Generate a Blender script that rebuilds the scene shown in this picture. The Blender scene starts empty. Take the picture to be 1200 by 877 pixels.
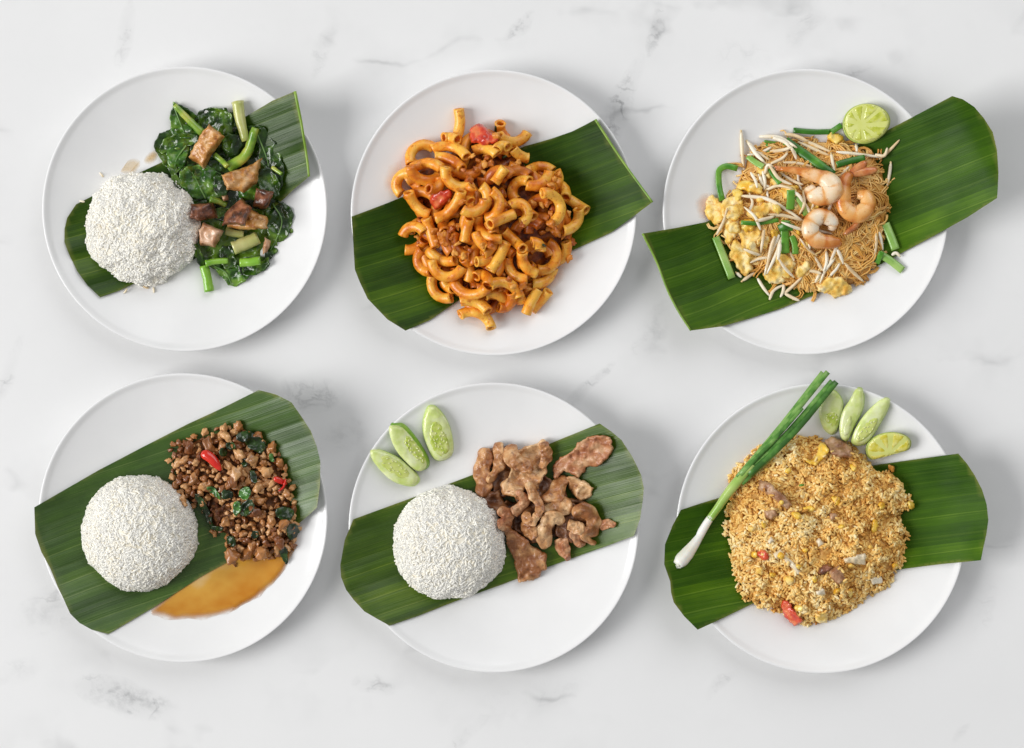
import bpy, math, random
import numpy as np
from mathutils import Vector
from mathutils.geometry import delaunay_2d_cdt

# ------------------------------------------------------------------ camera, world, lamp, exposure
S = 0.00078            # metres per photograph pixel on the table top (a plate is 26 cm across)
CAM_H = 2.5            # camera height above the table, metres
scene = bpy.context.scene
col = scene.collection
R_ = math.radians

cam = bpy.data.cameras.new('camera')
cam.sensor_width = 36.0
cam.lens = 36.0 * CAM_H / (1200 * S)
cam.clip_start = 0.05
cam.clip_end = 50
camo = bpy.data.objects.new('camera', cam)
camo.location = (0, 0, CAM_H)
col.objects.link(camo)
scene.camera = camo

world = bpy.data.worlds.new('World')
scene.world = world
world.use_nodes = True
bg = world.node_tree.nodes['Background']
bg.inputs[0].default_value = (0.985, 0.99, 1.0, 1)
bg.inputs[1].default_value = 0.30

def area(name, zen, azi, dist, size, power, color):
    l = bpy.data.lights.new(name, 'AREA')
    l.shape = 'SQUARE'; l.size = size; l.energy = power; l.color = color
    o = bpy.data.objects.new(name, l)
    z, a = R_(zen), R_(azi)
    o.location = (dist * math.sin(z) * math.cos(a), dist * math.sin(z) * math.sin(a), dist * math.cos(z))
    o.rotation_euler = (-Vector(o.location)).to_track_quat('-Z', 'Y').to_euler()
    col.objects.link(o)
area('window_light', 58, 188, 10.0, 5.4, 985, (1.0, 0.994, 0.982))
area('added_fill_light', 52, 62, 8.0, 7.0, 300, (0.98, 0.99, 1.0))  # added fill lamp without a known source, softens the shadows

vs = scene.view_settings
vs.view_transform = 'Standard'; vs.look = 'None'; vs.exposure = 0.0; vs.gamma = 1.0
vs.use_curve_mapping = False
scene.render.engine = 'CYCLES'
scene.cycles.max_bounces = 10
scene.cycles.diffuse_bounces = 8

# ------------------------------------------------------------------ noise and polygon helpers
rng = np.random.default_rng(7)
random.seed(7)

def _hash(ix, iy, iz, seed):
    h = (ix * 374761393 + iy * 668265263 + iz * 1274126177 + seed * 974634777).astype(np.int64) & 0xffffffff
    h = ((h ^ (h >> 13)) * 1274126177) & 0xffffffff
    h = ((h ^ (h >> 16)) * 2246822519) & 0xffffffff
    return ((h ^ (h >> 15)) & 0xffff) / 65535.0

def vnoise(p, seed=0):
    p = np.asarray(p, float)
    if p.shape[1] == 2: p = np.c_[p, np.zeros(len(p))]
    i = np.floor(p).astype(np.int64); f = p - i; f = f * f * (3 - 2 * f)
    out = 0
    for dx in (0, 1):
        for dy in (0, 1):
            for dz in (0, 1):
                w = (f[:, 0] if dx else 1 - f[:, 0]) * (f[:, 1] if dy else 1 - f[:, 1]) * (f[:, 2] if dz else 1 - f[:, 2])
                out = out + w * _hash(i[:, 0] + dx, i[:, 1] + dy, i[:, 2] + dz, seed)
    return out * 2 - 1

def fbm(p, scale, seed=0, octv=3):
    p = np.asarray(p, float) / scale
    o, a, t = 0, 1.0, 0
    for k in range(octv):
        o = o + a * vnoise(p * 2 ** k + 17.3 * k, seed + k); t += a; a *= .5
    return o / t

def inside(P, poly):
    x, y = P[:, 0], P[:, 1]
    c = np.zeros(len(P), bool); n = len(poly); j = n - 1
    for i in range(n):
        xi, yi = poly[i]; xj, yj = poly[j]
        m = (yi > y) != (yj > y)
        with np.errstate(divide='ignore', invalid='ignore'):
            c ^= m & (x < (xj - xi) * (y - yi) / ((yj - yi) if yj != yi else 1e-9) + xi)
        j = i
    return c

def edge_dist(P, poly):
    A = np.asarray(poly, float); B = np.roll(A, -1, 0)
    d = np.full(len(P), 1e9)
    for a, b in zip(A, B):
        ab = b - a; t = np.clip(((P - a) @ ab) / max(ab @ ab, 1e-9), 0, 1)
        d = np.minimum(d, np.hypot(*(P - a - t[:, None] * ab).T))
    return d

def chaikin(poly, it=2):
    P = np.asarray(poly, float)
    for _ in range(it):
        Q = np.roll(P, -1, 0)
        P = np.stack([.75 * P + .25 * Q, .25 * P + .75 * Q], 1).reshape(-1, 2)
    return P

def densify(poly, step):
    P = np.asarray(poly, float); out = []
    for a, b in zip(P, np.roll(P, -1, 0)):
        n = max(1, int(math.ceil(np.hypot(*(b - a)) / step)))
        for k in range(n): out.append(a + (b - a) * k / n)
    return np.array(out)

def T(ox, oy, s):                     # tracing coordinates of an enlarged crop -> photograph pixels
    return lambda pts: [(ox + p[0] / s, oy + p[1] / s) for p in pts]

def triangulate(boundary, interior):
    nb = len(boundary)
    vs_ = [Vector((float(a), float(b))) for a, b in boundary] + [Vector((float(a), float(b))) for a, b in interior]
    v, e, f, *_ = delaunay_2d_cdt(vs_, [], [list(range(nb))], 1, 1e-5)
    return np.array([(q.x, q.y) for q in v]), [tuple(t) for t in f]

def close_sheet(xy, tris, zt, zb):
    n = len(xy)
    a2 = 0
    t0 = np.array(tris)
    p = xy[t0]
    ar = (p[:, 1, 0] - p[:, 0, 0]) * (p[:, 2, 1] - p[:, 0, 1]) - (p[:, 1, 1] - p[:, 0, 1]) * (p[:, 2, 0] - p[:, 0, 0])
    t0[ar < 0] = t0[ar < 0][:, ::-1]
    cnt = {}
    for t in t0:
        for k in range(3):
            e = (int(t[k]), int(t[(k + 1) % 3])); cnt[e] = cnt.get(e, 0) + 1
    F = [tuple(int(q) for q in t) for t in t0] + [tuple(int(q) + n for q in t[::-1]) for t in t0]
    for (a, b) in cnt:
        if (b, a) not in cnt: F.append((b, a, a + n, b + n))
    V = np.vstack([np.c_[xy, zt], np.c_[xy, zb]])
    return V, F, n

# ------------------------------------------------------------------ objects
CTX = {}

def to_world(V, k):
    V = np.asarray(V, float)
    return np.c_[(V[:, 0] - 600) * k * S, (438.5 - V[:, 1]) * k * S, V[:, 2] * S]

def kz(z): return 1 - z * S / CAM_H

def build_mesh(name, W, F, mat, smooth=True, flip=True, uv=None, tint=None, cover=None):
    me = bpy.data.meshes.new(name)
    F = [tuple(f[::-1]) if flip else tuple(f) for f in F]
    me.from_pydata([tuple(w) for w in W], [], F)
    if smooth: me.polygons.foreach_set('use_smooth', [True] * len(me.polygons))
    if uv is not None:
        lay = me.uv_layers.new(name='UVMap')
        idx = np.zeros(len(me.loops), np.int32); me.loops.foreach_get('vertex_index', idx)
        lay.data.foreach_set('uv', np.asarray(uv, np.float32)[idx].ravel())
    if tint is not None:
        at = me.attributes.new('tint', 'FLOAT', 'POINT')
        at.data.foreach_set('value', np.asarray(tint, np.float32))
    if cover is not None:
        at = me.attributes.new('cover', 'FLOAT', 'POINT'); at.data.foreach_set('value', np.asarray(cover, np.float32))
    if mat: me.materials.append(mat)
    me.update()
    return me

def tag(o, label=None, cat=None, group=None, kind=None):
    if label: o['label'] = label
    if cat: o['category'] = cat
    if group: o['group'] = group
    if kind: o['kind'] = kind
    return o

def thing(name, V, F, mat, label=None, cat=None, group=None, kind=None, zref=None, **kw):
    V = np.asarray(V, float)
    k = kz(V[:, 2].mean() if zref is None else zref)
    W = to_world(V, k)
    L = np.array([*(W[:, :2].min(0) + W[:, :2].max(0)) / 2, W[:, 2].min()])
    o = bpy.data.objects.new(name, build_mesh(name, W - L, F, mat, **kw))
    o.location = L
    col.objects.link(o)
    CTX[o.name] = (k, L)
    return tag(o, label, cat, group, kind)

def part(parent, name, V, F, mat, kind=None, label=None, **kw):
    k, L = CTX[parent.name]
    o = bpy.data.objects.new(name, build_mesh(name, to_world(V, k) - L, F, mat, **kw))
    o.parent = parent
    col.objects.link(o)
    CTX[o.name] = (k, L)
    return tag(o, label, None, None, kind)

def pillow(poly, thick, res=3.0, edge=None, rip=(0, 10), seed=0, sheet=False, smooth=1, bumps=(0, 5), fold=None, jag=(0, 6), lip=0.0):
    """closed piece with the given outline; a cushion with rounded edges, or a thin rippled sheet"""
    P = densify(chaikin(poly, smooth) if smooth else poly, res)
    if jag[0]:
        tg = np.roll(P, -1, 0) - np.roll(P, 1, 0); tg /= np.linalg.norm(tg, axis=1)[:, None] + 1e-9
        P = P + np.c_[tg[:, 1], -tg[:, 0]] * (jag[0] * fbm(P, jag[1], seed + 31, 3))[:, None]
    lo, hi = P.min(0), P.max(0)
    gx, gy = np.meshgrid(np.arange(lo[0], hi[0], res), np.arange(lo[1], hi[1], res))
    gx = gx + (np.arange(gx.shape[0]) % 2)[:, None] * res * .5
    G = np.c_[gx.ravel(), gy.ravel()]
    if len(G): G = G[inside(G, P)]
    if len(G): G = G[edge_dist(G, P) > res * .55]
    xy, tris = triangulate(P, G)
    d = edge_dist(xy, P)
    e = edge or max(d.max(), 1e-3)
    rnd = np.sqrt(np.clip(1 - (1 - np.clip(d / e, 0, 1)) ** 2, 0, 1))
    base = rip[0] * fbm(xy, rip[1], seed, 2) if rip[0] else 0 * d
    if fold is not None: base = base + fold(xy)
    if lip: base = base + lip * np.clip(1 - d / 6.0, 0, 1) ** 2 * (.4 + fbm(xy, 14, seed + 51, 2))
    if sheet:
        zt = base + thick * .5; zb = base - thick * .5
    else:
        zt = base + thick * (.16 + .84 * rnd); zb = base + thick * (.10 - .10 * rnd)
    if bumps[0]: zt = zt + bumps[0] * fbm(xy, bumps[1], seed + 9, 3) * np.clip(d / 2, .2, 1)
    return close_sheet(xy, tris, zt, zb)

def frames(P):
    P = np.asarray(P, float)
    t = np.gradient(P, axis=0); t /= np.linalg.norm(t, axis=1)[:, None] + 1e-9
    n = np.zeros_like(P); ref = np.array([0, 0, 1.0])
    if abs(t[0] @ ref) > .9: ref = np.array([1.0, 0, 0])
    for i in range(len(P)):
        v = ref - t[i] * (t[i] @ ref); v /= np.linalg.norm(v) + 1e-9; n[i] = v; ref = v
    return t, n, np.cross(t, n)

def tube(P, rad, sides=8, flat=1.0, inner=0.0, rough=0.0, seed=0):
    """round, flattened or hollow tube along points P; flat squeezes it in height"""
    P = np.asarray(P, float); N = len(P); rad = np.broadcast_to(np.asarray(rad, float), (N,))
    t, n, b = frames(P)
    a = np.arange(sides) / sides * 2 * math.pi
    def ring(s):
        return (P[:, None] + s * rad[:, None, None] * (np.cos(a)[None, :, None] * n[:, None] * flat + np.sin(a)[None, :, None] * b[:, None])).reshape(-1, 3)
    V = ring(1.0)
    if rough: V = V + (V - np.repeat(P, sides, 0)) * (rough * fbm(V, 4.0, seed, 2))[:, None]
    F = []
    def skin(o, rev):
        for i in range(N - 1):
            for j in range(sides):
                q = (o + i * sides + j, o + i * sides + (j + 1) % sides, o + (i + 1) * sides + (j + 1) % sides, o + (i + 1) * sides + j)
                F.append(q[::-1] if rev else q)
    skin(0, False)
    if inner:
        V = np.vstack([V, ring(inner)]); o = N * sides
        skin(o, True)
        for j in range(sides):
            j2 = (j + 1) % sides
            F.append((j2, j, o + j, o + j2))
            e = (N - 1) * sides
            F.append((e + j, e + j2, o + e + j2, o + e + j))
    else:
        F.append(tuple(range(sides))[::-1]); F.append(tuple((N - 1) * sides + j for j in range(sides)))
    return V, F

def spline(P, n):
    """smooth curve through the given points"""
    P = np.asarray(P, float)
    if len(P) == 2: return P[0] + (P[1] - P[0]) * np.linspace(0, 1, n)[:, None]
    Q = np.vstack([2 * P[0] - P[1], P, 2 * P[-1] - P[-2]])
    seg = len(P) - 1; out = []
    for u in np.linspace(0, seg - 1e-6, n):
        i = int(u); t = u - i; p0, p1, p2, p3 = Q[i:i + 4]
        out.append(.5 * (2 * p1 + (p2 - p0) * t + (2 * p0 - 5 * p1 + 4 * p2 - p3) * t * t + (3 * p1 - p0 - 3 * p2 + p3) * t ** 3))
    return np.array(out)

_ico = {}
def ico(sub):
    if sub not in _ico:
        import bmesh
        bm = bmesh.new(); bmesh.ops.create_icosphere(bm, subdivisions=sub, radius=1)
        _ico[sub] = (np.array([v.co[:] for v in bm.verts]), [tuple(v.index for v in f.verts) for f in bm.faces]); bm.free()
    return _ico[sub]

def blob(seed, sub=2, amp=.3, scale=.7):
    V, F = ico(sub)
    g = np.random.default_rng(seed)
    c = g.normal(0, 1, (15, 3)); c /= np.linalg.norm(c, axis=1)[:, None]
    kk = g.uniform(8, 18, 15); hh = g.uniform(.22, .58, 15)
    lob = np.max(hh[None] * np.exp(kk[None] * (V @ c.T - 1)), axis=1)
    V = V * (.62 + lob + amp * .45 * fbm(V, scale, seed, 3) + .10 * fbm(V, .22, seed + 1, 2))[:, None]
    return V, F

# ------------------------------------------------------------------ materials
def mat(name, cols, scale=150, rough=.5, bump=0.0, bscale=400, sss=0.0, sss_col=None, coat=0.0, spec=.5, detail=4, tint=False, contrast=(.35, .65), sheen=0, trans=0.0, rand=0.0, sscale=.003, film=False, spots=None):
    m = bpy.data.materials.new(name); m.use_nodes = True
    nt = m.node_tree; N = nt.nodes; Lk = nt.links.new
    b = N['Principled BSDF']
    tc = N.new('ShaderNodeTexCoord'); oi = N.new('ShaderNodeObjectInfo')
    ad = N.new('ShaderNodeVectorMath'); ad.operation = 'ADD'
    cmb = N.new('ShaderNodeCombineXYZ')
    Lk(oi.outputs['Random'], cmb.inputs[0]); Lk(oi.outputs['Random'], cmb.inputs[1])
    Lk(tc.outputs['Object'], ad.inputs[0]); Lk(cmb.outputs[0], ad.inputs[1])
    no = N.new('ShaderNodeTexNoise'); no.inputs['Scale'].default_value = scale; no.inputs['Detail'].default_value = detail
    Lk(ad.outputs[0], no.inputs['Vector'])
    rp = N.new('ShaderNodeValToRGB')
    k = len(cols); lo, hi = contrast
    while len(rp.color_ramp.elements) < k: rp.color_ramp.elements.new(.5)
    for i, c in enumerate(cols):
        rp.color_ramp.elements[i].position = lo + (hi - lo) * i / max(1, k - 1)
        rp.color_ramp.elements[i].color = (*c, 1)
    fac = no.outputs['Fac']
    if tint:
        at = N.new('ShaderNodeAttribute'); at.attribute_name = 'tint'
        mx = N.new('ShaderNodeMath'); mx.operation = 'MULTIPLY_ADD'; mx.inputs[1].default_value = .35
        Lk(no.outputs['Fac'], mx.inputs[0])
        s2 = N.new('ShaderNodeMath'); s2.operation = 'MULTIPLY'; s2.inputs[1].default_value = .65
        Lk(at.outputs['Fac'], s2.inputs[0]); Lk(s2.outputs[0], mx.inputs[2]); fac = mx.outputs[0]
    elif rand:
        r1 = N.new('ShaderNodeMath'); r1.operation = 'SUBTRACT'; r1.inputs[1].default_value = .5
        Lk(oi.outputs['Random'], r1.inputs[0])
        r2 = N.new('ShaderNodeMath'); r2.operation = 'MULTIPLY_ADD'; r2.inputs[1].default_value = rand
        Lk(r1.outputs[0], r2.inputs[0]); Lk(no.outputs['Fac'], r2.inputs[2]); fac = r2.outputs[0]
    Lk(fac, rp.inputs[0])
    if spots:                      # small flecks of another colour: (colour, scale, threshold, strength)
        n3 = N.new('ShaderNodeTexNoise'); n3.inputs['Scale'].default_value = spots[1]; n3.inputs['Detail'].default_value = 5; n3.inputs['Roughness'].default_value = .65
        Lk(ad.outputs[0], n3.inputs['Vector'])
        mr = N.new('ShaderNodeMapRange'); mr.inputs['From Min'].default_value = spots[2]; mr.inputs['From Max'].default_value = spots[2] + .12
        mr.inputs['To Max'].default_value = spots[3]; Lk(n3.outputs['Fac'], mr.inputs['Value'])
        mx_ = N.new('ShaderNodeMix'); mx_.data_type = 'RGBA'; Lk(mr.outputs[0], mx_.inputs['Factor'])
        Lk(rp.outputs[0], mx_.inputs['A']); mx_.inputs['B'].default_value = (*spots[0], 1)
        Lk(mx_.outputs['Result'], b.inputs['Base Color'])
    else: Lk(rp.outputs[0], b.inputs['Base Color'])
    if film:                       # a thin liquid film: the attribute says how much of it covers what is below
        af = N.new('ShaderNodeAttribute'); af.attribute_name = 'cover'; Lk(af.outputs['Fac'], b.inputs['Alpha'])
    b.inputs['Roughness'].default_value = rough
    b.inputs['Specular IOR Level'].default_value = spec
    if coat:
        b.inputs['Coat Weight'].default_value = coat; b.inputs['Coat Roughness'].default_value = .15
    if sss:
        b.inputs['Subsurface Weight'].default_value = sss
        b.inputs['Subsurface Radius'].default_value = sss_col or (1, .6, .4)
        b.inputs['Subsurface Scale'].default_value = sscale
    if trans: b.inputs['Transmission Weight'].default_value = trans
    if bump:
        n2 = N.new('ShaderNodeTexNoise'); n2.inputs['Scale'].default_value = bscale; n2.inputs['Detail'].default_value = 3
        Lk(ad.outputs[0], n2.inputs['Vector'])
        bp = N.new('ShaderNodeBump'); bp.inputs['Strength'].default_value = bump; bp.inputs['Distance'].default_value = .001
        Lk(n2.outputs['Fac'], bp.inputs['Height']); Lk(bp.outputs[0], b.inputs['Normal'])
    return m

def leaf_mat(name, dark, mid, light, vein, rough=.34, spec=.5):
    """banana leaf: UV x runs along the veins (1 = 100 px), UV y counts the pleats"""
    m = bpy.data.materials.new(name); m.use_nodes = True
    nt = m.node_tree; N = nt.nodes; Lk = nt.links.new; b = N['Principled BSDF']
    uv = N.new('ShaderNodeUVMap'); sep = N.new('ShaderNodeSeparateXYZ'); Lk(uv.outputs[0], sep.inputs[0])
    def noise(sx, sy, det, scale=1.0):
        mp = N.new('ShaderNodeMapping'); mp.inputs['Scale'].default_value = (sx, sy, 1); Lk(uv.outputs[0], mp.inputs[0])
        n = N.new('ShaderNodeTexNoise'); n.inputs['Scale'].default_value = scale; n.inputs['Detail'].default_value = det
        Lk(mp.outputs[0], n.inputs['Vector']); return n.outputs['Fac']
    def math_(op, a, c=None, d=None):
        q = N.new('ShaderNodeMath'); q.operation = op
        for i, v in enumerate((a, c, d)):
            if v is None: continue
            if isinstance(v, (int, float)): q.inputs[i].default_value = v
            else: Lk(v, q.inputs[i])
        return q.outputs[0]
    streak = noise(.9, 5.0, 4)
    blotch = noise(2.2, .6, 3)
    fl = math_('FLOOR', sep.outputs[1])
    wn = N.new('ShaderNodeTexWhiteNoise'); wn.noise_dimensions = '1D'; Lk(fl, wn.inputs['W'])
    f = math_('MULTIPLY_ADD', wn.outputs['Value'], .26, math_('MULTIPLY_ADD', streak, .34, math_('MULTIPLY', blotch, .40)))
    rp = N.new('ShaderNodeValToRGB'); e = rp.color_ramp.elements
    e[0].position = .30; e[0].color = (*dark, 1); e[1].position = .80; e[1].color = (*light, 1)
    q = e.new(.56); q.color = (*mid, 1)
    Lk(f, rp.inputs[0])
    fr = math_('FRACT', sep.outputs[1])
    line = math_('MULTIPLY', math_('LESS_THAN', math_('ABSOLUTE', math_('SUBTRACT', fr, .5)), .030), math_('POWER', wn.outputs['Value'], .7))   # pale secondary vein in each pleat
    fine = math_('GREATER_THAN', noise(.4, 9.0, 1), .665)
    lw = math_('MULTIPLY', math_('MAXIMUM', line, math_('MULTIPLY', fine, .28)), math_('MULTIPLY', blotch, .70))
    mx = N.new('ShaderNodeMix'); mx.data_type = 'RGBA'
    Lk(lw, mx.inputs['Factor']); Lk(rp.outputs[0], mx.inputs['A']); mx.inputs['B'].default_value = (*vein, 1)
    ea = N.new('ShaderNodeAttribute'); ea.attribute_name = 'cover'
    m2 = N.new('ShaderNodeMix'); m2.data_type = 'RGBA'; Lk(ea.outputs['Fac'], m2.inputs['Factor']); Lk(mx.outputs['Result'], m2.inputs['A']); m2.inputs['B'].default_value = (.17, .19, .035, 1)
    Lk(m2.outputs['Result'], b.inputs['Base Color'])
    rr = math_('MULTIPLY_ADD', noise(3, 3, 3), .22, rough - .10); Lk(rr, b.inputs['Roughness'])
    b.inputs['Specular IOR Level'].default_value = spec
    bp = N.new('ShaderNodeBump'); bp.inputs['Strength'].default_value = .35; bp.inputs['Distance'].default_value = .0006
    Lk(noise(.7, 14, 2), bp.inputs['Height']); Lk(bp.outputs[0], b.inputs['Normal'])
    return m

def marble_mat():
    m = bpy.data.materials.new('white_marble'); m.use_nodes = True
    nt = m.node_tree; N = nt.nodes; Lk = nt.links.new; b = N['Principled BSDF']
    tc = N.new('ShaderNodeTexCoord')
    def math_(op, a, c=None, d=None, clamp=False):
        q = N.new('ShaderNodeMath'); q.operation = op; q.use_clamp = clamp
        for i, v in enumerate((a, c, d)):
            if v is None: continue
            if isinstance(v, (int, float)): q.inputs[i].default_value = v
            else: Lk(v, q.inputs[i])
        return q.outputs[0]
    def noise(vec, scale, det, rough=.55, dist=0):
        n = N.new('ShaderNodeTexNoise'); n.inputs['Scale'].default_value = scale; n.inputs['Detail'].default_value = det
        n.inputs['Roughness'].default_value = rough; n.inputs['Distortion'].default_value = dist
        Lk(vec, n.inputs['Vector']); return n
    P = tc.outputs['Object']
    warp = noise(P, 9, 4)
    wv = N.new('ShaderNodeVectorMath'); wv.operation = 'MULTIPLY_ADD'
    Lk(warp.outputs['Color'], wv.inputs[0]); wv.inputs[1].default_value = (.05, .05, .05); Lk(P, wv.inputs[2])
    def ridge(scale, width, det=3, rot=0.6, stretch=.45):
        mp = N.new('ShaderNodeMapping'); mp.inputs['Rotation'].default_value = (0, 0, rot); mp.inputs['Scale'].default_value = (stretch, 1, 1)
        Lk(wv.outputs[0], mp.inputs[0])
        n = noise(mp.outputs[0], scale, det)
        a = math_('ABSOLUTE', math_('SUBTRACT', n.outputs['Fac'], .5))
        return math_('SUBTRACT', 1.0, math_('DIVIDE', a, width), clamp=True)
    # clouds of pale grey
    cl = noise(wv.outputs[0], 3.6, 6, .6)
    cloud = math_('MULTIPLY', math_('SUBTRACT', cl.outputs['Fac'], .42, clamp=True), 1.1, clamp=True)
    # thin broken veins everywhere
    broken = noise(P, 13, 3)
    bm_ = math_('MULTIPLY', math_('SUBTRACT', broken.outputs['Fac'], .50, clamp=True), 5.0, clamp=True)
    thin = math_('MULTIPLY', ridge(4.2, .010, 3), bm_)
    halo = math_('MULTIPLY', ridge(4.2, .07, 3), bm_)
    # the dark smudges of this slab, each in its own place: (x, y, half length, half width, angle, strength)
    spots = [(163, 805, 52, 20, -18, 1.0), (75, 695, 40, 22, 30, .45), (735, 120, 62, 13, 66, .75), (785, 14, 30, 7, 75, .55),
             (622, 14, 22, 9, 40, .55), (396, 40, 34, 9, 70, .32), (700, 448, 40, 7, 47, .6), (776, 374, 30, 15, 55, .55), (158, 28, 26, 8, 80, .5),
             (14, 428, 40, 9, 62, .35), (372, 452, 34, 18, 20, .5), (952, 24, 22, 12, 50, .45), (1010, 82, 26, 10, 30, .3),
             (455, 795, 22, 9, 0, .4), (555, 845, 34, 8, 35, .3), (1138, 842, 14, 5, 60, .45), (862, 786, 20, 6, 45, .4),
             (405, 500, 30, 16, 30, .45), (1165, 700, 30, 10, 60, .2), (880, 60, 30, 24, 10, .2), (40, 770, 30, 12, 20, .2), (640, 800, 60, 16, 10, .12)]
    fine = ridge(26, .030, 5, .2, .8); fine2 = noise(wv.outputs[0], 60, 5, .65)
    gr = math_('MULTIPLY', math_('SUBTRACT', fine2.outputs['Fac'], .47, clamp=True), 4.0, clamp=True)
    tex = math_('MULTIPLY_ADD', fine, .55, math_('MULTIPLY', gr, .5))
    tot = None
    for (x, y, l, w, a, s) in spots:
        mp = N.new('ShaderNodeMapping'); mp.vector_type = 'TEXTURE'
        mp.inputs['Location'].default_value = ((x - 600 + 19) * S, (438.5 - y + 19) * S, 0)
        mp.inputs['Rotation'].default_value = (0, 0, R_(a)); mp.inputs['Scale'].default_value = (l * 1.35 * S, w * 1.35 * S, 1)
        Lk(wv.outputs[0], mp.inputs[0])
        ln = N.new('ShaderNodeVectorMath'); ln.operation = 'LENGTH'; Lk(mp.outputs[0], ln.inputs[0])
        q = math_('MULTIPLY', math_('SUBTRACT', 1.0, ln.outputs['Value'], clamp=True), s)
        tot = q if tot is None else math_('MAXIMUM', tot, q)
    smudge = math_('MULTIPLY', tot, math_('MULTIPLY_ADD', tex, .95, .16))
    dark = math_('ADD', math_('MULTIPLY_ADD', thin, .30, math_('MULTIPLY', halo, .13)), math_('MULTIPLY_ADD', cloud, .20, math_('MULTIPLY', smudge, 1.35)), clamp=True)
    mx = N.new('ShaderNodeMix'); mx.data_type = 'RGBA'
    Lk(dark, mx.inputs['Factor']); mx.inputs['A'].default_value = (.80, .80, .80, 1); mx.inputs['B'].default_value = (.24, .245, .25, 1)
    Lk(mx.outputs['Result'], b.inputs['Base Color'])
    b.inputs['Roughness'].default_value = .42; b.inputs['Specular IOR Level'].default_value = .35
    return m

M = {}
M['marble'] = marble_mat()
M['china'] = mat('white_china', [(.80, .80, .80), (.83, .83, .83)], 20, .16, spec=.42)
M['rice'] = mat('white_rice', [(.80, .70, .51), (.885, .83, .71), (.925, .895, .815)], 90, .4, tint=True, contrast=(.06, .60), spec=.25, sss=.6, sss_col=(1, 1, 1), sscale=.0006)
M['rice_core'] = mat('white_rice_core', [(.85, .79, .65), (.89, .85, .75)], 120, .7, bump=.3, bscale=350, spec=.1)
M['fried_rice'] = mat('fried_rice_grain', [(.46, .18, .024), (.75, .41, .09), (.88, .61, .21), (.93, .79, .46)], 60, .45, tint=True, contrast=(.12, .80), coat=.1, spec=.3)
M['fried_core'] = mat('fried_rice_core', [(.46, .20, .03), (.72, .42, .11)], 200, .6, bump=.6, bscale=300)
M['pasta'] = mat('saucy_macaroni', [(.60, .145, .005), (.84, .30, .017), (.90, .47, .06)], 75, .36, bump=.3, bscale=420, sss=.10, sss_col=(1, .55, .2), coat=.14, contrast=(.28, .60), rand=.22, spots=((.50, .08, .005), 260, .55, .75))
M['pasta_gap_shade'] = mat('shade_darkened_macaroni', [(.42, .085, .004), (.66, .19, .010), (.76, .31, .03)], 75, .38, bump=.3, bscale=420, coat=.12, contrast=(.28, .62), rand=.3)  # darker copy of the pasta colour: painted shade for buried filler tubes
M['sauce_mass'] = mat('tomato_sauce_mass', [(.13, .022, .002), (.32, .075, .006), (.50, .16, .015)], 190, .42, bump=.6, bscale=300, coat=.15)  # sauce colour, darkened to paint shade into gaps between the tubes
M['pasta_crumb'] = mat('saucy_egg_and_mince', [(.40, .09, .006), (.66, .22, .02), (.80, .38, .07)], 160, .42, bump=.4, bscale=500, coat=.1, rand=.3)
M['tomato'] = mat('cooked_tomato', [(.50, .03, .012), (.66, .07, .025), (.74, .20, .07)], 130, .26, bump=.3, bscale=350, coat=.4, sss=.1, sss_col=(1, .3, .1))
M['mince'] = mat('fried_minced_pork', [(.19, .058, .013), (.43, .175, .050), (.60, .32, .13)], 150, .36, bump=.6, bscale=520, coat=.3, rand=.45, contrast=(.28, .64), spots=((.10, .027, .006), 330, .56, .75))
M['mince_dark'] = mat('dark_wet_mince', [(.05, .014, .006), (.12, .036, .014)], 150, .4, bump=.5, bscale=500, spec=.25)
M['mince_core'] = mat('shade_darkened_mince_sauce', [(.04, .013, .003), (.12, .040, .010), (.24, .09, .028)], 190, .5, bump=.7, bscale=300, spec=.2)  # sauce bed with the shade between crumbles painted into its colour
M['basil'] = mat('fried_basil_leaf', [(.004, .012, .002), (.012, .034, .005), (.03, .07, .010)], 160, .32, bump=.5, bscale=400, coat=.2)
M['basil_bright'] = mat('bright_basil_leaf', [(.02, .08, .012), (.06, .19, .03), (.10, .24, .05)], 160, .3, bump=.3, bscale=400, coat=.4)
M['chilli'] = mat('red_chilli', [(.55, .010, .006), (.68, .03, .012)], 90, .18, coat=.5)
M['pork'] = mat('fried_pork_slice', [(.29, .105, .032), (.55, .27, .105), (.71, .45, .23)], 85, .38, bump=.9, bscale=380, coat=.2, contrast=(.34, .62), rand=.36, detail=8, spots=((.19, .056, .016), 200, .56, .8))
M['pork_red'] = mat('reddish_pork_slice', [(.28, .085, .032), (.48, .205, .09), (.62, .36, .19)], 110, .42, bump=.7, bscale=420, coat=.12, contrast=(.3, .66), detail=7, spots=((.22, .06, .02), 260, .55, .75))
M['belly'] = mat('golden_pork_belly', [(.36, .12, .022), (.56, .26, .065), (.66, .40, .18)], 120, .34, bump=.6, bscale=420, coat=.25, contrast=(.3, .66), detail=7, spots=((.22, .06, .012), 190, .55, .8))
M['belly_dark'] = mat('dark_pork_belly', [(.05, .017, .010), (.18, .06, .028), (.34, .13, .06)], 120, .33, bump=.6, bscale=420, coat=.3)
M['belly_pale'] = mat('pale_pork_belly', [(.36, .15, .06), (.58, .33, .19), (.66, .44, .30)], 90, .33, bump=.4, bscale=420, coat=.3)
M['kale'] = mat('wilted_kale', [(.006, .024, .001), (.022, .070, .002), (.11, .21, .014)], 70, .27, bump=.7, bscale=260, coat=.28, contrast=(.36, .62), rand=.25)
M['kale_bright'] = mat('bright_wilted_kale', [(.015, .060, .004), (.050, .15, .010), (.15, .28, .03)], 80, .28, bump=.6, bscale=260, coat=.3, contrast=(.36, .62))
M['kale_vein'] = mat('kale_vein', [(.10, .22, .05), (.20, .34, .10)], 90, .4)
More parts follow.
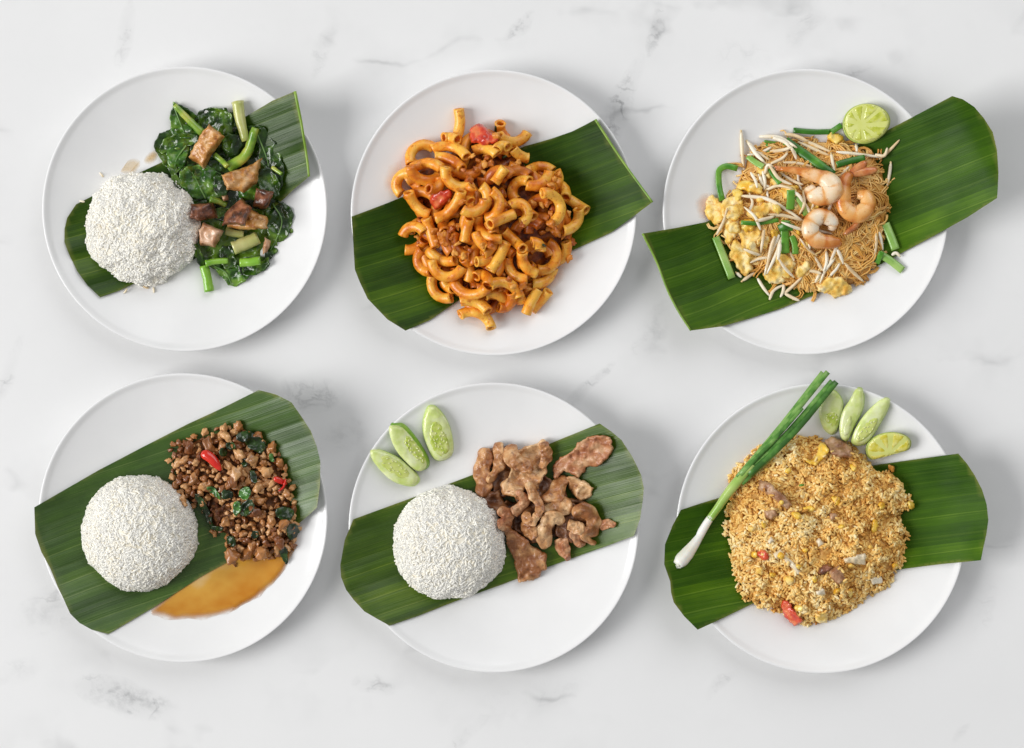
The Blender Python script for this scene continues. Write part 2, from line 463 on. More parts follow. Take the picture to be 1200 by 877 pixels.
M['stem'] = mat('green_kale_stem', [(.11, .25, .02), (.24, .38, .04), (.42, .45, .07)], 70, .28, bump=.3, bscale=250, coat=.3)
M['stem_pale'] = mat('pale_kale_stem', [(.40, .44, .11), (.58, .56, .22)], 50, .30, coat=.4, sss=.1)
M['stem_bright'] = mat('bright_kale_stem', [(.14, .36, .015), (.26, .50, .05)], 60, .28, coat=.4)
M['noodle'] = mat('rice_noodle', [(.50, .195, .022), (.76, .40, .08), (.86, .60, .23)], 55, .34, tint=True, contrast=(.15, .78), coat=.25)
M['noodle_core'] = mat('noodle_core', [(.48, .21, .035), (.70, .38, .09)], 150, .5, bump=.5, bscale=350)
M['sprout'] = mat('bean_sprout', [(.70, .51, .28), (.82, .69, .48), (.87, .80, .65)], 70, .36, coat=.12, contrast=(.25, .66), rand=.35)
M['sprout_head'] = mat('bean_sprout_head', [(.62, .42, .18), (.76, .60, .32)], 90, .4)
M['chive'] = mat('garlic_chive', [(.025, .13, .005), (.055, .23, .010), (.13, .33, .03)], 60, .34, coat=.15, rand=.25)
M['chive_pale'] = mat('pale_garlic_chive', [(.16, .36, .05), (.34, .52, .14)], 60, .3, coat=.3)
M['egg'] = mat('scrambled_egg', [(.74, .38, .04), (.88, .60, .15), (.93, .78, .42)], 110, .5, bump=.5, bscale=350, coat=.05, spec=.3, contrast=(.3, .66), detail=6, spots=((.66, .29, .03), 150, .54, .75))
M['egg_yolk'] = mat('yellow_egg', [(.72, .36, .02), (.85, .54, .06), (.88, .66, .18)], 110, .34, bump=.4, bscale=350, coat=.25)
M['shrimp'] = mat('cooked_shrimp', [(.58, .18, .025), (.80, .40, .13), (.88, .68, .45), (.90, .81, .67)], 90, .28, bump=.2, bscale=300, coat=.3, sss=.08, sss_col=(1, .65, .45), tint=True, contrast=(.22, .86), spots=((.44, .13, .02), 150, .58, .8))
M['shrimp_orange'] = mat('orange_shrimp', [(.54, .15, .018), (.76, .34, .08), (.85, .55, .24)], 90, .28, bump=.2, bscale=300, coat=.3, sss=.08, tint=True, contrast=(.18, .86), spots=((.42, .11, .012), 150, .57, .85))
M['shrimp_tail'] = mat('shrimp_tail_shell', [(.46, .11, .025), (.66, .27, .09)], 110, .25, coat=.5)
M['pork_gap_shade'] = mat('shade_darkened_pork_slice', [(.055, .016, .005), (.14, .046, .013), (.24, .10, .032)], 100, .42, bump=.7, bscale=420, coat=.05, contrast=(.3, .66), detail=7)  # dark copy of the pork colour, painting shade in the gaps between slices
M['char'] = mat('browned_edge', [(.16, .045, .012), (.40, .15, .04)], 200, .35, coat=.3)
M['lime_rind'] = mat('lime_rind', [(.40, .50, .08), (.54, .62, .16)], 90, .32, bump=.2, bscale=700)
M['lime_pith'] = mat('lime_pith', [(.58, .62, .14), (.66, .69, .24)], 90, .35, coat=.3)
M['lime_flesh'] = mat('lime_flesh', [(.40, .46, .035), (.55, .60, .085), (.64, .68, .20)], 160, .16, bump=.25, bscale=500, coat=.6, sss=.15, sss_col=(.8, 1, .2))
M['lime_yellow'] = mat('yellow_lime_flesh', [(.56, .50, .03), (.68, .62, .10), (.75, .71, .24)], 190, .18, bump=.3, bscale=500, coat=.5, sss=.1, sss_col=(.9, 1, .2))
M['cuke_skin'] = mat('cucumber_skin', [(.42, .58, .12), (.56, .68, .22)], 60, .28, coat=.2)
M['cuke_greenskin'] = mat('green_cucumber_skin', [(.15, .34, .02), (.30, .48, .05)], 60, .28, coat=.2)
M['cuke_flesh'] = mat('cucumber_flesh', [(.56, .67, .19), (.68, .76, .32), (.76, .82, .46)], 90, .24, bump=.25, bscale=350, coat=.35, sss=.2, sss_col=(.8, 1, .4))
M['cuke_seedbed'] = mat('cucumber_seed_bed', [(.38, .50, .05), (.52, .62, .12), (.66, .72, .27)], 190, .18, bump=.4, bscale=500, coat=.5, sss=.1, sss_col=(.7, 1, .2))
M['cuke_pale'] = mat('pale_cucumber_seed_bed', [(.54, .64, .13), (.66, .72, .24)], 130, .18, bump=.3, bscale=500, coat=.5, sss=.15, sss_col=(.7, 1, .2))
M['seed'] = mat('cucumber_seed', [(.62, .66, .26), (.74, .76, .42)], 200, .25, coat=.4)
M['onion_white'] = mat('white_onion', [(.70, .56, .34), (.84, .76, .60)], 80, .3, coat=.2)
M['bulb'] = mat('spring_onion_bulb', [(.80, .78, .66), (.88, .87, .82)], 60, .28, coat=.3, sss=.2)
M['scallion'] = mat('spring_onion_leaf', [(.035, .12, .016), (.085, .24, .035), (.22, .40, .10)], 80, .38, bump=.3, bscale=300, coat=.08, rand=.3)
M['scallion_pale'] = mat('spring_onion_stalk', [(.22, .42, .05), (.44, .58, .16)], 40, .3, coat=.2)
M['meat_pink'] = mat('pinkish_pork', [(.28, .12, .055), (.46, .25, .13), (.58, .38, .23)], 110, .38, bump=.6, bscale=400, coat=.12)
M['puddle'] = mat('brown_sauce', [(.50, .18, .008), (.64, .34, .05), (.74, .56, .29)], 30, .10, coat=.4, tint=True, contrast=(.15, .75), film=True)
M['oil'] = mat('oil_stain', [(.72, .50, .22), (.78, .62, .38)], 60, .15, film=True)
M['oil_orange'] = mat('orange_oil', [(.74, .32, .10), (.78, .45, .2)], 60, .15, film=True)
M['midrib'] = mat('leaf_midrib', [(.14, .27, .02), (.26, .40, .05)], 50, .35)

# ------------------------------------------------------------------ the table top
tv = [(-1.6, -1.6, 0), (1.6, -1.6, 0), (1.6, 1.6, 0), (-1.6, 1.6, 0)]
top_v = tv + [(x, y, -.03) for x, y, _ in tv]
tm = build_mesh('table_top', top_v, [(0, 1, 2, 3), (7, 6, 5, 4), (0, 4, 5, 1), (1, 5, 6, 2), (2, 6, 7, 3), (3, 7, 4, 0)], M['marble'], smooth=False, flip=False)
tt = bpy.data.objects.new('table_top', tm); col.objects.link(tt)
tag(tt, 'white marble table top with faint grey veins', None, None, 'structure')

# ------------------------------------------------------------------ plates
H0, HR = 5.0, 29.0
def prof(t):                    # inner height of a plate, px, at t = r / R; goes on at the rim's slope beyond it
    t = np.asarray(t, float)
    s = np.where(t < .48, 0, np.clip((t - .48) / .52, 0, 1) ** 1.35)
    return H0 + (HR - H0) * s + np.clip(t - 1, 0, None) * (HR - H0) * 1.45 / .52 * .8

class Dish:
    def __init__(self, cx, cy, R, label):
        k = kz(HR)
        self.cx, self.cy, self.R = cx, cy, R
        outer = [(0, 1.2), (.50, 1.2), (.53, 0), (.57, 0), (.60, 2.2), (.75, 7.2), (.88, 16.5), (.96, 23.8), (.995, 27.9)]
        lip = [(1.0, 28.9), (.999, 29.8), (.992, 30.1), (.980, 29.3)]
        inner = [(t, float(prof(t)) + (0 if t < .95 else .25)) for t in (.965, .94, .90, .86, .81, .76, .71, .66, .61, .57, .53, .50, .47, .40, .2)] + [(0, H0)]
        pr = outer[1:] + lip + inner[:-1]
        n = 144; a = np.arange(n) / n * 2 * math.pi
        V = [(0, 0, 1.2)]
        for t, z in pr: V += [(t * R * math.cos(q), t * R * math.sin(q), z) for q in a]
        V.append((0, 0, H0)); last = len(V) - 1
        F = [(0, 1 + (j + 1) % n, 1 + j) for j in range(n)]
        for i in range(len(pr) - 1):
            for j in range(n):
                j2 = (j + 1) % n
                F.append((1 + i * n + j, 1 + i * n + j2, 1 + (i + 1) * n + j2, 1 + (i + 1) * n + j))
        e = 1 + (len(pr) - 1) * n
        F += [(e + j, e + (j + 1) % n, last) for j in range(n)]
        V = np.array(V); V[:, 0] += cx; V[:, 1] += cy
        o = thing('plate', V, F, M['china'], label, 'plate', 'white dinner plates', zref=HR)
        # height field of everything lying on this plate
        self.n = 520; self.x0, self.y0 = cx - 260, cy - 260
        gx, gy = np.meshgrid(self.x0 + np.arange(self.n), self.y0 + np.arange(self.n))
        r = np.hypot(gx - cx, gy - cy) / R
        self.hf = np.where(r <= 1, prof(r), 0)
        self.gx, self.gy = gx, gy
    def plate_h(self, P): return prof(np.hypot(P[:, 0] - self.cx, P[:, 1] - self.cy) / self.R)
    def ij(self, P):
        return np.clip(np.rint(P[:, 1] - self.y0).astype(int), 0, self.n - 1), np.clip(np.rint(P[:, 0] - self.x0).astype(int), 0, self.n - 1)
    def h(self, P, hf=None):
        return (self.hf if hf is None else hf)[self.ij(np.asarray(P, float))]
    def blur(self, w, x0, x1, y0, y1):
        i0, i1 = max(0, int(y0 - self.y0) - w), min(self.n, int(y1 - self.y0) + w + 2)
        j0, j1 = max(0, int(x0 - self.x0) - w), min(self.n, int(x1 - self.x0) + w + 2)
        A = self.hf[i0:i1, j0:j1]
        ker = 2 * w + 1
        for ax in (0, 1):
            p = np.pad(A, [(w, w) if q == ax else (0, 0) for q in (0, 1)], mode='edge')
            c = np.cumsum(np.insert(p, 0, 0, axis=ax), axis=ax)
            A = (np.take(c, range(ker, c.shape[ax]), ax) - np.take(c, range(0, c.shape[ax] - ker), ax)) / ker
        out = self.hf.copy(); out[i0:i1, j0:j1] = A
        return out
    def stamp(self, V, rad=1):
        i, j = self.ij(V)
        for di in range(-rad, rad + 1):
            for dj in range(-rad, rad + 1):
                np.maximum.at(self.hf, (np.clip(i + di, 0, self.n - 1), np.clip(j + dj, 0, self.n - 1)), V[:, 2])
    def stamp_balls(self, P, rad):
        rad = np.broadcast_to(rad, (len(P),))
        for p, r in zip(P, rad):
            w = int(r) + 1; ci, cj = int(round(p[1] - self.y0)), int(round(p[0] - self.x0))
            i0, i1, j0, j1 = max(0, ci - w), min(self.n, ci + w + 1), max(0, cj - w), min(self.n, cj + w + 1)
            if i0 >= i1 or j0 >= j1: continue
            d2 = (self.gx[i0:i1, j0:j1] - p[0]) ** 2 + (self.gy[i0:i1, j0:j1] - p[1]) ** 2
            z = np.where(d2 < r * r, p[2] + np.sqrt(np.clip(r * r - d2, 0, None)), -9)
            np.maximum(self.hf[i0:i1, j0:j1], z, out=self.hf[i0:i1, j0:j1])
    def lay(self, V, n_top, conform=.5, q=75, w=5, lift=0.0):
        """let a piece settle on what is already there; n_top: vertices of its upper face"""
        xy = V[:, :2]
        hfb = self.blur(w, xy[:, 0].min(), xy[:, 0].max(), xy[:, 1].min(), xy[:, 1].max())
        hb = self.h(xy, hfb)
        A = np.c_[xy - xy.mean(0), np.ones(len(xy))]
        c, *_ = np.linalg.lstsq(A, hb, rcond=None)
        c[:2] = np.clip(c[:2], -.6, .6)
        base = conform * hb + (1 - conform) * (A @ c)
        low = slice(n_top, None)
        off = np.percentile(self.h(xy[low]) - (base[low] + V[low, 2]), q)
        V = V.copy(); V[:, 2] += base + off + lift
        self.stamp(V[:n_top])
        return V
    def lay_tube(self, P2, rad, conform=.35, q=70, lift=0.0):
        """height for a bent rod with plan points P2"""
        P2 = np.asarray(P2, float); rad = np.broadcast_to(np.asarray(rad, float), (len(P2),))
        h = self.h(P2)
        s = np.linspace(-1, 1, len(P2)); A = np.c_[s, np.ones_like(s)]
        c, *_ = np.linalg.lstsq(A, h, rcond=None)
        ln = np.hypot(*np.diff(P2, axis=0).T).sum()
        c[0] = np.clip(c[0], -.35 * ln / 2, .35 * ln / 2)
        k = min(len(h), 5); hs = np.convolve(np.pad(h, k // 2, mode='edge'), np.ones(k) / k, 'valid')[:len(h)]
        base = conform * hs + (1 - conform) * (A @ c)
        off = np.percentile(h - (base - rad), q)
        P = np.c_[P2, base + off + lift]
        self.stamp_balls(P, rad)
        return P

D = [Dish(216.5, 245, 167, 'white plate holding kale stir-fry with pork cubes and rice'),
     Dish(578.5, 249.5, 167.5, 'white plate under the heap of orange macaroni'),
     Dish(944, 248.5, 167.5, 'white plate under the noodles topped with shrimps'),
     Dish(214.5, 607, 169.5, 'white plate with a brown sauce puddle and minced pork'),
     Dish(578.5, 618.5, 170, 'white plate with fried pork slices and three cucumber wedges on its left rim'),
     Dish(962.5, 619.5, 170, 'white plate under fried rice with a long spring onion')]

# ------------------------------------------------------------------ banana leaves
def banana_leaf(d, outline, vein_deg, pleat, m, label, curl=(0, 0), depth=1.6, lift=1.6, group='banana leaf pieces under the food', bend=0, droop=0):
    """outline in photograph pixels; vein_deg: direction of the veins (picture y up); curl: rise of the two ends in px"""
    ol = np.asarray(outline, float)
    a = R_(-vein_deg); e1 = np.array([math.cos(a), math.sin(a)]); e2 = np.array([-e1[1], e1[0]])
    c = ol.mean(0)
    B = densify(ol, 2.5)
    u = (B - c) @ e1; w = (B - c) @ e2
    step_w = pleat / 8.0
    gu, gw = np.meshgrid(np.arange(u.min(), u.max(), 7.0), np.arange(math.floor(w.min() / step_w) * step_w, w.max(), step_w))
    G = c + gu.ravel()[:, None] * e1 + gw.ravel()[:, None] * e2
    G = G[inside(G, ol)]; G = G[edge_dist(G, ol) > 1.2]
    xy, tris = triangulate(B, G)
    uu = (xy - c) @ e1; ww = (xy - c) @ e2
    # the long axis of the piece, for the curl of its ends
    ax = ol - c; _, _, vt = np.linalg.svd(ax - ax.mean(0)); e = vt[0] * (1 if vt[0][0] > 0 else -1)
    s = (xy - np.array([d.cx, d.cy])) @ e / d.R
    ph = d.plate_h(xy)
    ww = ww + 3.2 * fbm(np.c_[ww * 0, ww], 26, int(c[1]), 2) + 1.2 * fbm(np.c_[uu, ww * .2], 60, int(c[1]) + 3, 1)
    pk = np.floor(ww / pleat).astype(int); fr = ww / pleat - pk
    hk = np.random.default_rng(int(c[0])).uniform(-1, 1, 400)
    facet = hk[pk + 200] * (1 - fr) + hk[pk + 201] * fr
    env = .30 + .70 * np.clip(np.abs(s) * 1.15, 0, 1) ** 1.5
    hump = (facet * .95 - .35 * np.exp(-(np.minimum(fr, 1 - fr) / .07) ** 2)) * depth * env
    z = ph + lift + hump + .9 * fbm(xy, 34, int(c[0]), 2) * env + 1.0
    for sgn, cr in ((-1, curl[0]), (1, curl[1])):
        z = z + cr * np.clip((s * sgn - .45) / .6, 0, 1.3) ** 1.7
    if bend:                      # one side edge lifted off the plate
        vv = (xy - np.array([d.cx, d.cy])) @ np.array([-e[1], e[0]])
        z = z + bend * np.clip(vv / 80, -1, 1) ** 2 * np.clip(np.abs(s), 0, 1)
    if droop: z = z - droop * np.clip(-s - .8, 0, None) ** 1.0
    rt = np.hypot(xy[:, 0] - d.cx, xy[:, 1] - d.cy) / d.R
    z = np.maximum(z, np.where(rt < 1.06, ph + 1.0 + 1.9 * np.exp(-((rt - 1) / .05) ** 2), 1.5))
    V, F, n = close_sheet(xy, tris, z + .35, z - .35)
    uv = np.c_[uu / 100, ww / pleat + .5]
    uv = np.vstack([uv, uv])
    o = thing('banana_leaf', V, F, m, label, 'banana leaf', group, uv=uv, zref=float(z.mean()), cover=np.tile(np.clip(np.exp(-edge_dist(xy, ol) / 1.1) * (.45 + .9 * fbm(xy, 22, int(c[0]) + 1, 2)), 0, 1), 2))
    d.leaf = (xy, z)
    o.data.set_sharp_from_angle(angle=R_(50))
    # paint the sheet into the height field
    g = np.c_[d.gx.ravel(), d.gy.ravel()].astype(float)
    box = (g[:, 0] > ol[:, 0].min()) & (g[:, 0] < ol[:, 0].max()) & (g[:, 1] > ol[:, 1].min()) & (g[:, 1] < ol[:, 1].max())
    idx = np.nonzero(box)[0]; idx = idx[inside(g[idx], ol)]
    hh = np.full(d.hf.size, -9.0)
    gi = prof(np.hypot(g[idx, 0] - d.cx, g[idx, 1] - d.cy) / d.R) + lift + 2.0
    hh[idx] = gi
    d.hf = np.maximum(d.hf, hh.reshape(d.hf.shape))
    d.stamp(V[:n], 2)
    return o

def leaf_z(d, P):
    xy, z = d.leaf
    return np.array([z[np.argmin((xy[:, 0] - p[0]) ** 2 + (xy[:, 1] - p[1]) ** 2)] for p in P])

LM = {
    'a': leaf_mat('banana_leaf_mid_green', (.026, .062, .001), (.054, .112, .003), (.125, .20, .008), (.26, .32, .05), .34, .38),
    'g': leaf_mat('banana_leaf_glossy_dark', (.016, .046, .001), (.032, .078, .002), (.085, .155, .006), (.22, .29, .04), .30, .24),
    'b': leaf_mat('banana_leaf_deep_green', (.014, .040, .001), (.036, .088, .002), (.085, .165, .004), (.17, .26, .02), .40, .12),
    'c': leaf_mat('banana_leaf_fresh_green', (.019, .060, .001), (.044, .112, .002), (.095, .195, .004), (.19, .30, .03), .40, .12),
    'd': leaf_mat('banana_leaf_cool_green', (.024, .062, .003), (.046, .106, .007), (.092, .17, .018), (.27, .34, .11), .40, .60),
}
# ---- outlines, traced
t1 = T(30, 60, 2.370)
L1 = [(112, 228), (150, 208), (195, 187), (240, 163), (292, 136), (322, 121), (349, 112), (356, 150), (361, 185), (364, 209), (346, 222), (325, 240), (260, 288), (196, 318),
      (160, 331), (140, 341), (119, 349), (104, 335), (92, 318), (84, 302), (77, 284), (77, 268), (80, 256), (90, 240)]
L2 = [(413, 255), (455, 238), (501, 218), (560, 192), (615, 171), (645, 163), (670, 155), (685, 148), (697, 142), (727, 188), (763, 239), (740, 256), (716, 273), (670, 294), (600, 325), (539, 351),
      (505, 375), (476, 388), (455, 375), (432, 351), (423, 332), (417, 317)]
L3 = [(752, 275), (790, 268), (828, 260), (870, 240), (930, 205), (980, 180), (1020, 163), (1065, 140), (1109, 117), (1121, 121), (1134, 130), (1145, 143), (1155, 159), (1160, 180), (1162, 206), (1161, 235),
      (1130, 256), (1095, 276), (1058, 296), (1010, 322), (952, 347), (915, 362), (877, 374), (845, 383), (808, 388), (795, 368), (782, 343), (768, 307)]
L4 = [(43, 594), (80, 572), (114, 552), (165, 525), (220, 497), (262, 478), (306, 457), (326, 462), (345, 471), (356, 487), (367, 504), (374, 522), (378, 540), (377, 567), (373, 594),
      (362, 604), (351, 613), (290, 646), (232, 678), (180, 712), (129, 742), (110, 737), (96, 729), (85, 718), (78, 703), (70, 687), (61, 665), (51, 646), (44, 625)]
L5 = [(415, 608), (485, 583), (559, 555), (630, 526), (702, 496), (715, 505), (727, 515), (740, 535), (750, 556), (753, 571), (752, 585), (749, 607), (742, 627), (710, 640), (643, 665), (585, 687), (529, 707),
      (492, 721), (457, 732), (443, 724), (428, 715), (416, 702), (407, 690), (401, 675), (400, 661), (405, 632)]
L6 = [(797, 597), (820, 590), (845, 583), (930, 562), (1017, 547), (1068, 539), (1119, 531), (1129, 543), (1138, 557), (1146, 573), (1151, 590), (1153, 608), (1151, 625), (1145, 655), (1100, 661), (1055, 668), (970, 686),
      (884, 707), (850, 722), (816, 736), (800, 720), (788, 704), (785, 693), (784, 680), (777, 660), (778, 637), (787, 615)]
l1 = banana_leaf(D[0], L1, 17, 15, LM['g'], 'banana leaf strip on the kale plate with its glossy end tilted up', curl=(0, 20), depth=1.7)
l2 = banana_leaf(D[1], L2, 19, 21, LM['b'], 'dark banana leaf strip under the orange macaroni', curl=(1, 8), depth=.5)
l3 = banana_leaf(D[2], L3, 21, 23, LM['c'], 'banana leaf strip under the shrimp noodles, jutting far past the plate on both sides', curl=(4, 12), depth=.6)
l4 = banana_leaf(D[3], L4, 19, 17.5, LM['d'], 'banana leaf strip under rice and minced pork with pale pleated end', curl=(0, 20), depth=1.9)
l5 = banana_leaf(D[4], L5, 17, 17, LM['a'], 'banana leaf strip under rice and fried pork slices', curl=(0, 12), depth=1.2)
l6 = banana_leaf(D[5], L6, 9, 21, LM['c'], 'banana leaf strip under the fried rice with a wavy left end', curl=(4, 8), depth=.7)
def edge_strip(o, d, pts, r, m=None):
    P = spline(np.array(pts, float), 24); z = leaf_z(d, P)
    V, F = tube(np.c_[P, z + .4], np.linspace(r, r * .8, 24), 8, .8)
    part(o, 'midrib', V, F, m or M['midrib'])
edge_strip(l1, D[0], [(349.3, 112), (356.3, 150), (361.3, 185), (364, 209)], 1.7)
edge_strip(l2, D[1], [(697, 142), (727, 188), (763, 239)], 1.5)
edge_strip(l3, D[2], [(752, 275), (768, 307), (782, 343), (795, 368), (808, 388)], 1.3)

# ------------------------------------------------------------------ rice and other heaps
def grains_mesh(C, dirs, nrm, ln, wd, seg=6, rings=5):
    """many small ellipsoid grains as one mesh: centres C, long axes dirs, side axis from nrm"""
    d = dirs / np.linalg.norm(dirs, axis=1)[:, None]
    b = np.cross(d, nrm); b /= np.linalg.norm(b, axis=1)[:, None] + 1e-9
    c = np.cross(d, b)
    th = np.linspace(0, math.pi, rings + 1)[1:-1]
    base = [(-1, 0, 0)] + [(-math.cos(t), math.sin(t) ** .8 * math.cos(p), math.sin(t) ** .8 * math.sin(p)) for t in th for p in np.arange(seg) / seg * 2 * math.pi] + [(1, 0, 0)]
    base = np.array(base); nv = len(base)
    F = [(0, 1 + (j + 1) % seg, 1 + j) for j in range(seg)]
    for i in range(len(th) - 1):
        for j in range(seg):
            F.append((1 + i * seg + j, 1 + i * seg + (j + 1) % seg, 1 + (i + 1) * seg + (j + 1) % seg, 1 + (i + 1) * seg + j))
    e = 1 + (len(th) - 1) * seg
    F += [(e + j, e + (j + 1) % seg, nv - 1) for j in range(seg)]
    V = (C[:, None] + base[None, :, 0, None] * (ln / 2)[:, None, None] * d[:, None]
         + base[None, :, 1, None] * (wd / 2)[:, None, None] * b[:, None] + base[None, :, 2, None] * (wd / 2)[:, None, None] * c[:, None])
    bendv = (base[:, 0] ** 2)[None, :, None] * c[:, None] * (wd * .35 * rng.uniform(-1, 1, len(C)))[:, None, None]
    V = (V + bendv).reshape(-1, 3)
    return V, F, nv

def grain_part(parent, name, m, C, dirs, nrm, ln, wd, tint, seg=6, rings=5):
    V, F, nv = grains_mesh(C, dirs, nrm, ln, wd, seg, rings)
    k, L = CTX[parent.name]
    W = to_world(V, k) - L
    n = len(C)
    me = bpy.data.meshes.new(name)
    tri = []
    for f in F:
        f = f[::-1]
        tri.append((f[0], f[1], f[2]))
        if len(f) == 4: tri.append((f[0], f[2], f[3]))
    tri = np.array(tri)
    FF = (tri[None] + (np.arange(n) * nv)[:, None, None]).reshape(-1, 3)
    me.vertices.add(len(W)); me.vertices.foreach_set('co', W.astype(np.float32).ravel())
    me.loops.add(FF.size); me.loops.foreach_set('vertex_index', FF.astype(np.int32).ravel())
    me.polygons.add(len(FF)); me.polygons.foreach_set('loop_start', (np.arange(len(FF)) * 3).astype(np.int32))
    me.update(calc_edges=True); me.validate()
    me.polygons.foreach_set('use_smooth', [True] * len(me.polygons))
    at = me.attributes.new('tint', 'FLOAT', 'POINT'); at.data.foreach_set('value', np.repeat(tint, nv).astype(np.float32))
    me.materials.append(m)
    o = bpy.data.objects.new(name, me); o.parent = parent; col.objects.link(o)
    CTX[o.name] = (k, L)
    o['kind'] = 'stuff'
    return o

def rice_mound(d, cx, cy, R, H, label, seed, loose=0.0, n=5200):
    z0 = d.h(np.array([[cx, cy]]))[0] - .5
    g = np.random.default_rng(seed)
    def surf(th, ph):
        x = np.sin(th) * np.cos(ph); y = np.sin(th) * np.sin(ph); z = np.cos(th)
        P = np.c_[x, y, z]
        dis = 1 + (.040 + .065 * loose) * fbm(P, .36 - .08 * loose, seed, 3) + .018 * fbm(P, .17, seed + 5, 2) + .035 * fbm(P, .9, seed + 8, 1)
        rad = np.sqrt(x * x + y * y)
        rr = rad ** .90
        f = np.where(rad > 1e-6, rr / np.maximum(rad, 1e-6), 1)
        return np.c_[cx + R * x * f * dis, cy + R * y * f * dis, z0 + H * np.clip(z, 0, 1) ** .92 * dis]
    nt, npz = 34, 90
    th = np.repeat(np.linspace(.02, math.pi / 2, nt), npz); ph = np.tile(np.arange(npz) / npz * 2 * math.pi, nt)
    V = surf(th, ph); c0 = np.array([cx, cy, z0])
    V = c0 + (V - c0) * np.array([1.0, 1.0, 1.0])
    F = []
    for i in range(nt - 1):
        for j in range(npz):
            j2 = (j + 1) % npz
            F.append((i * npz + j, (i + 1) * npz + j, (i + 1) * npz + j2, i * npz + j2))
    F.append(tuple(range(npz))); F.append(tuple((nt - 1) * npz + j for j in range(npz))[::-1])
    o = thing('rice_mound', V, F, M['rice_core'], label, 'rice', 'mounds of white rice', zref=z0 + H * .5)
    u = g.uniform(0, 1, n); th = np.arccos(1 - u * .999); ph = g.uniform(0, 2 * math.pi, n)
    C = surf(th, ph)
    e = 1e-2
    t1_ = surf(np.clip(th + e, 0, math.pi / 2), ph) - surf(th - e, ph); t2_ = surf(th, ph + e) - surf(th, ph - e)
    t1_ /= np.linalg.norm(t1_, axis=1)[:, None] + 1e-9; t2_ /= np.linalg.norm(t2_, axis=1)[:, None] + 1e-9
    nr = np.c_[np.sin(th) * np.cos(ph) / R, np.sin(th) * np.sin(ph) / R, np.cos(th) / H + .003]; nr /= np.linalg.norm(nr, axis=1)[:, None]
    a = g.uniform(0, 2 * math.pi, n)
    dr = np.cos(a)[:, None] * t1_ + np.sin(a)[:, None] * t2_ + nr * g.normal(.03, .16, n)[:, None]
    C = C + nr * g.normal(-.12, .42, n)[:, None]
    C[:, 2] = np.maximum(C[:, 2], z0 + 1.2)
    grain_part(o, 'rice_grains', M['rice'], C, dr, nr, g.normal(8.3, 1.1, n), g.normal(2.95, .22, n), np.clip(g.normal(.60, .08, n) + .26 * fbm(C, 15, seed + 3, 2), 0, 1))
    d.stamp(V, 2)
    r = np.hypot(d.gx - cx, d.gy - cy) / R
    d.hf = np.where(r < 1, np.maximum(d.hf, z0 + H * np.sqrt(np.clip(1 - r * r, 0, 1))), d.hf)
    return o

def heap_core(d, poly, H, name, m, label, cat, seed, p=.55, rough=2.0, rs=9, res=4.0, dmax=None, group=None, kind=None):
    """an uneven heap filling an outline; returns it and its height function"""
    P = densify(chaikin(poly, 1), res)
    lo, hi = P.min(0), P.max(0)
    gx, gy = np.meshgrid(np.arange(lo[0], hi[0], res), np.arange(lo[1], hi[1], res))
    G = np.c_[gx.ravel(), gy.ravel()]; G = G[inside(G, P)]; G = G[edge_dist(G, P) > res * .5]
    xy, tris = triangulate(P, G)
    dm = dmax or edge_dist(xy, P).max()
    bh = d.blur(4, lo[0], hi[0], lo[1], hi[1]).copy()
    def height(Q):
        dd = np.clip(edge_dist(Q, P) / dm, 0, 1) * inside(Q, P)
        return d_base(Q) + H * (1 - (1 - dd) ** 2) ** p + rough * fbm(Q, rs, seed, 3) * np.clip(dd * 6, 0, 1)
    def d_base(Q): return d.h(Q, bh)
    zt = height(xy) + .2; zb = d_base(xy) - .6
    V, F, n = close_sheet(xy, tris, zt, np.minimum(zb, zt - .1))
    o = thing(name, V, F, m, label, cat, group, kind, zref=float(zt.mean()))
    return o, height, P, (V, n)

def scatter(poly, n, g, mind=0.0):
    P = np.asarray(poly, float); lo, hi = P.min(0), P.max(0); out = []
    tries = 0
    while len(out) < n and tries < 400:
        Q = g.uniform(lo, hi, (max(64, n), 2)); Q = Q[inside(Q, P)]
        for q in Q:
            if mind and out and min((q[0] - o[0]) ** 2 + (q[1] - o[1]) ** 2 for o in out) < mind * mind: continue
            out.append(q)
            if len(out) >= n: break
        tries += 1
    return np.array(out)

def put_pillow(d, name, poly, thick, m, label, cat, group=None, res=2.6, conform=.5, q=75, lift=0.0, w=5, **kw):
    V, F, n = pillow(poly, thick, res=res, **kw)
    V = d.lay(V, n, conform, q, w, lift)
    o = thing(name, V, F, m, label, cat, group)
    return o, V, n

def film(dd, name, pts, m, label, cat, grp, amount, soft=5.0):
    V, F, n = pillow(pts, .5, res=2.0, smooth=2, edge=3, seed=3, jag=(2, 8))
    zz = dd.plate_h(V[:, :2]); V[:, 2] += zz + .15
    dd_ = edge_dist(V[:, :2], chaikin(pts, 2))
    cv = amount * np.clip(dd_ / soft + .25 * fbm(V[:, :2], 7, 4), 0, 1)
    return thing(name, V, F, M[m], label, cat, grp, cover=cv)

# ================================================================== dish 1: kale stir-fry with pork and rice
d = D[0]
for pts, lb in (([(150, 185), (162, 186), (166, 194), (158, 203), (144, 206), (137, 200), (138, 190)], 'pale brown oil stain on the plate above the rice, left one'),
                ([(176, 176), (186, 178), (184, 190), (172, 194), (166, 188)], 'pale brown oil stain between the rice and the kale leaves')):
    film(d, 'oil_stain', pts, 'oil', lb, 'oil stain', 'oil stains on the kale plate', .42)
rice_mound(d, 166, 265.5, 65, 40, 'loose uneven mound of white rice on the kale plate', 11, loose=1.0)

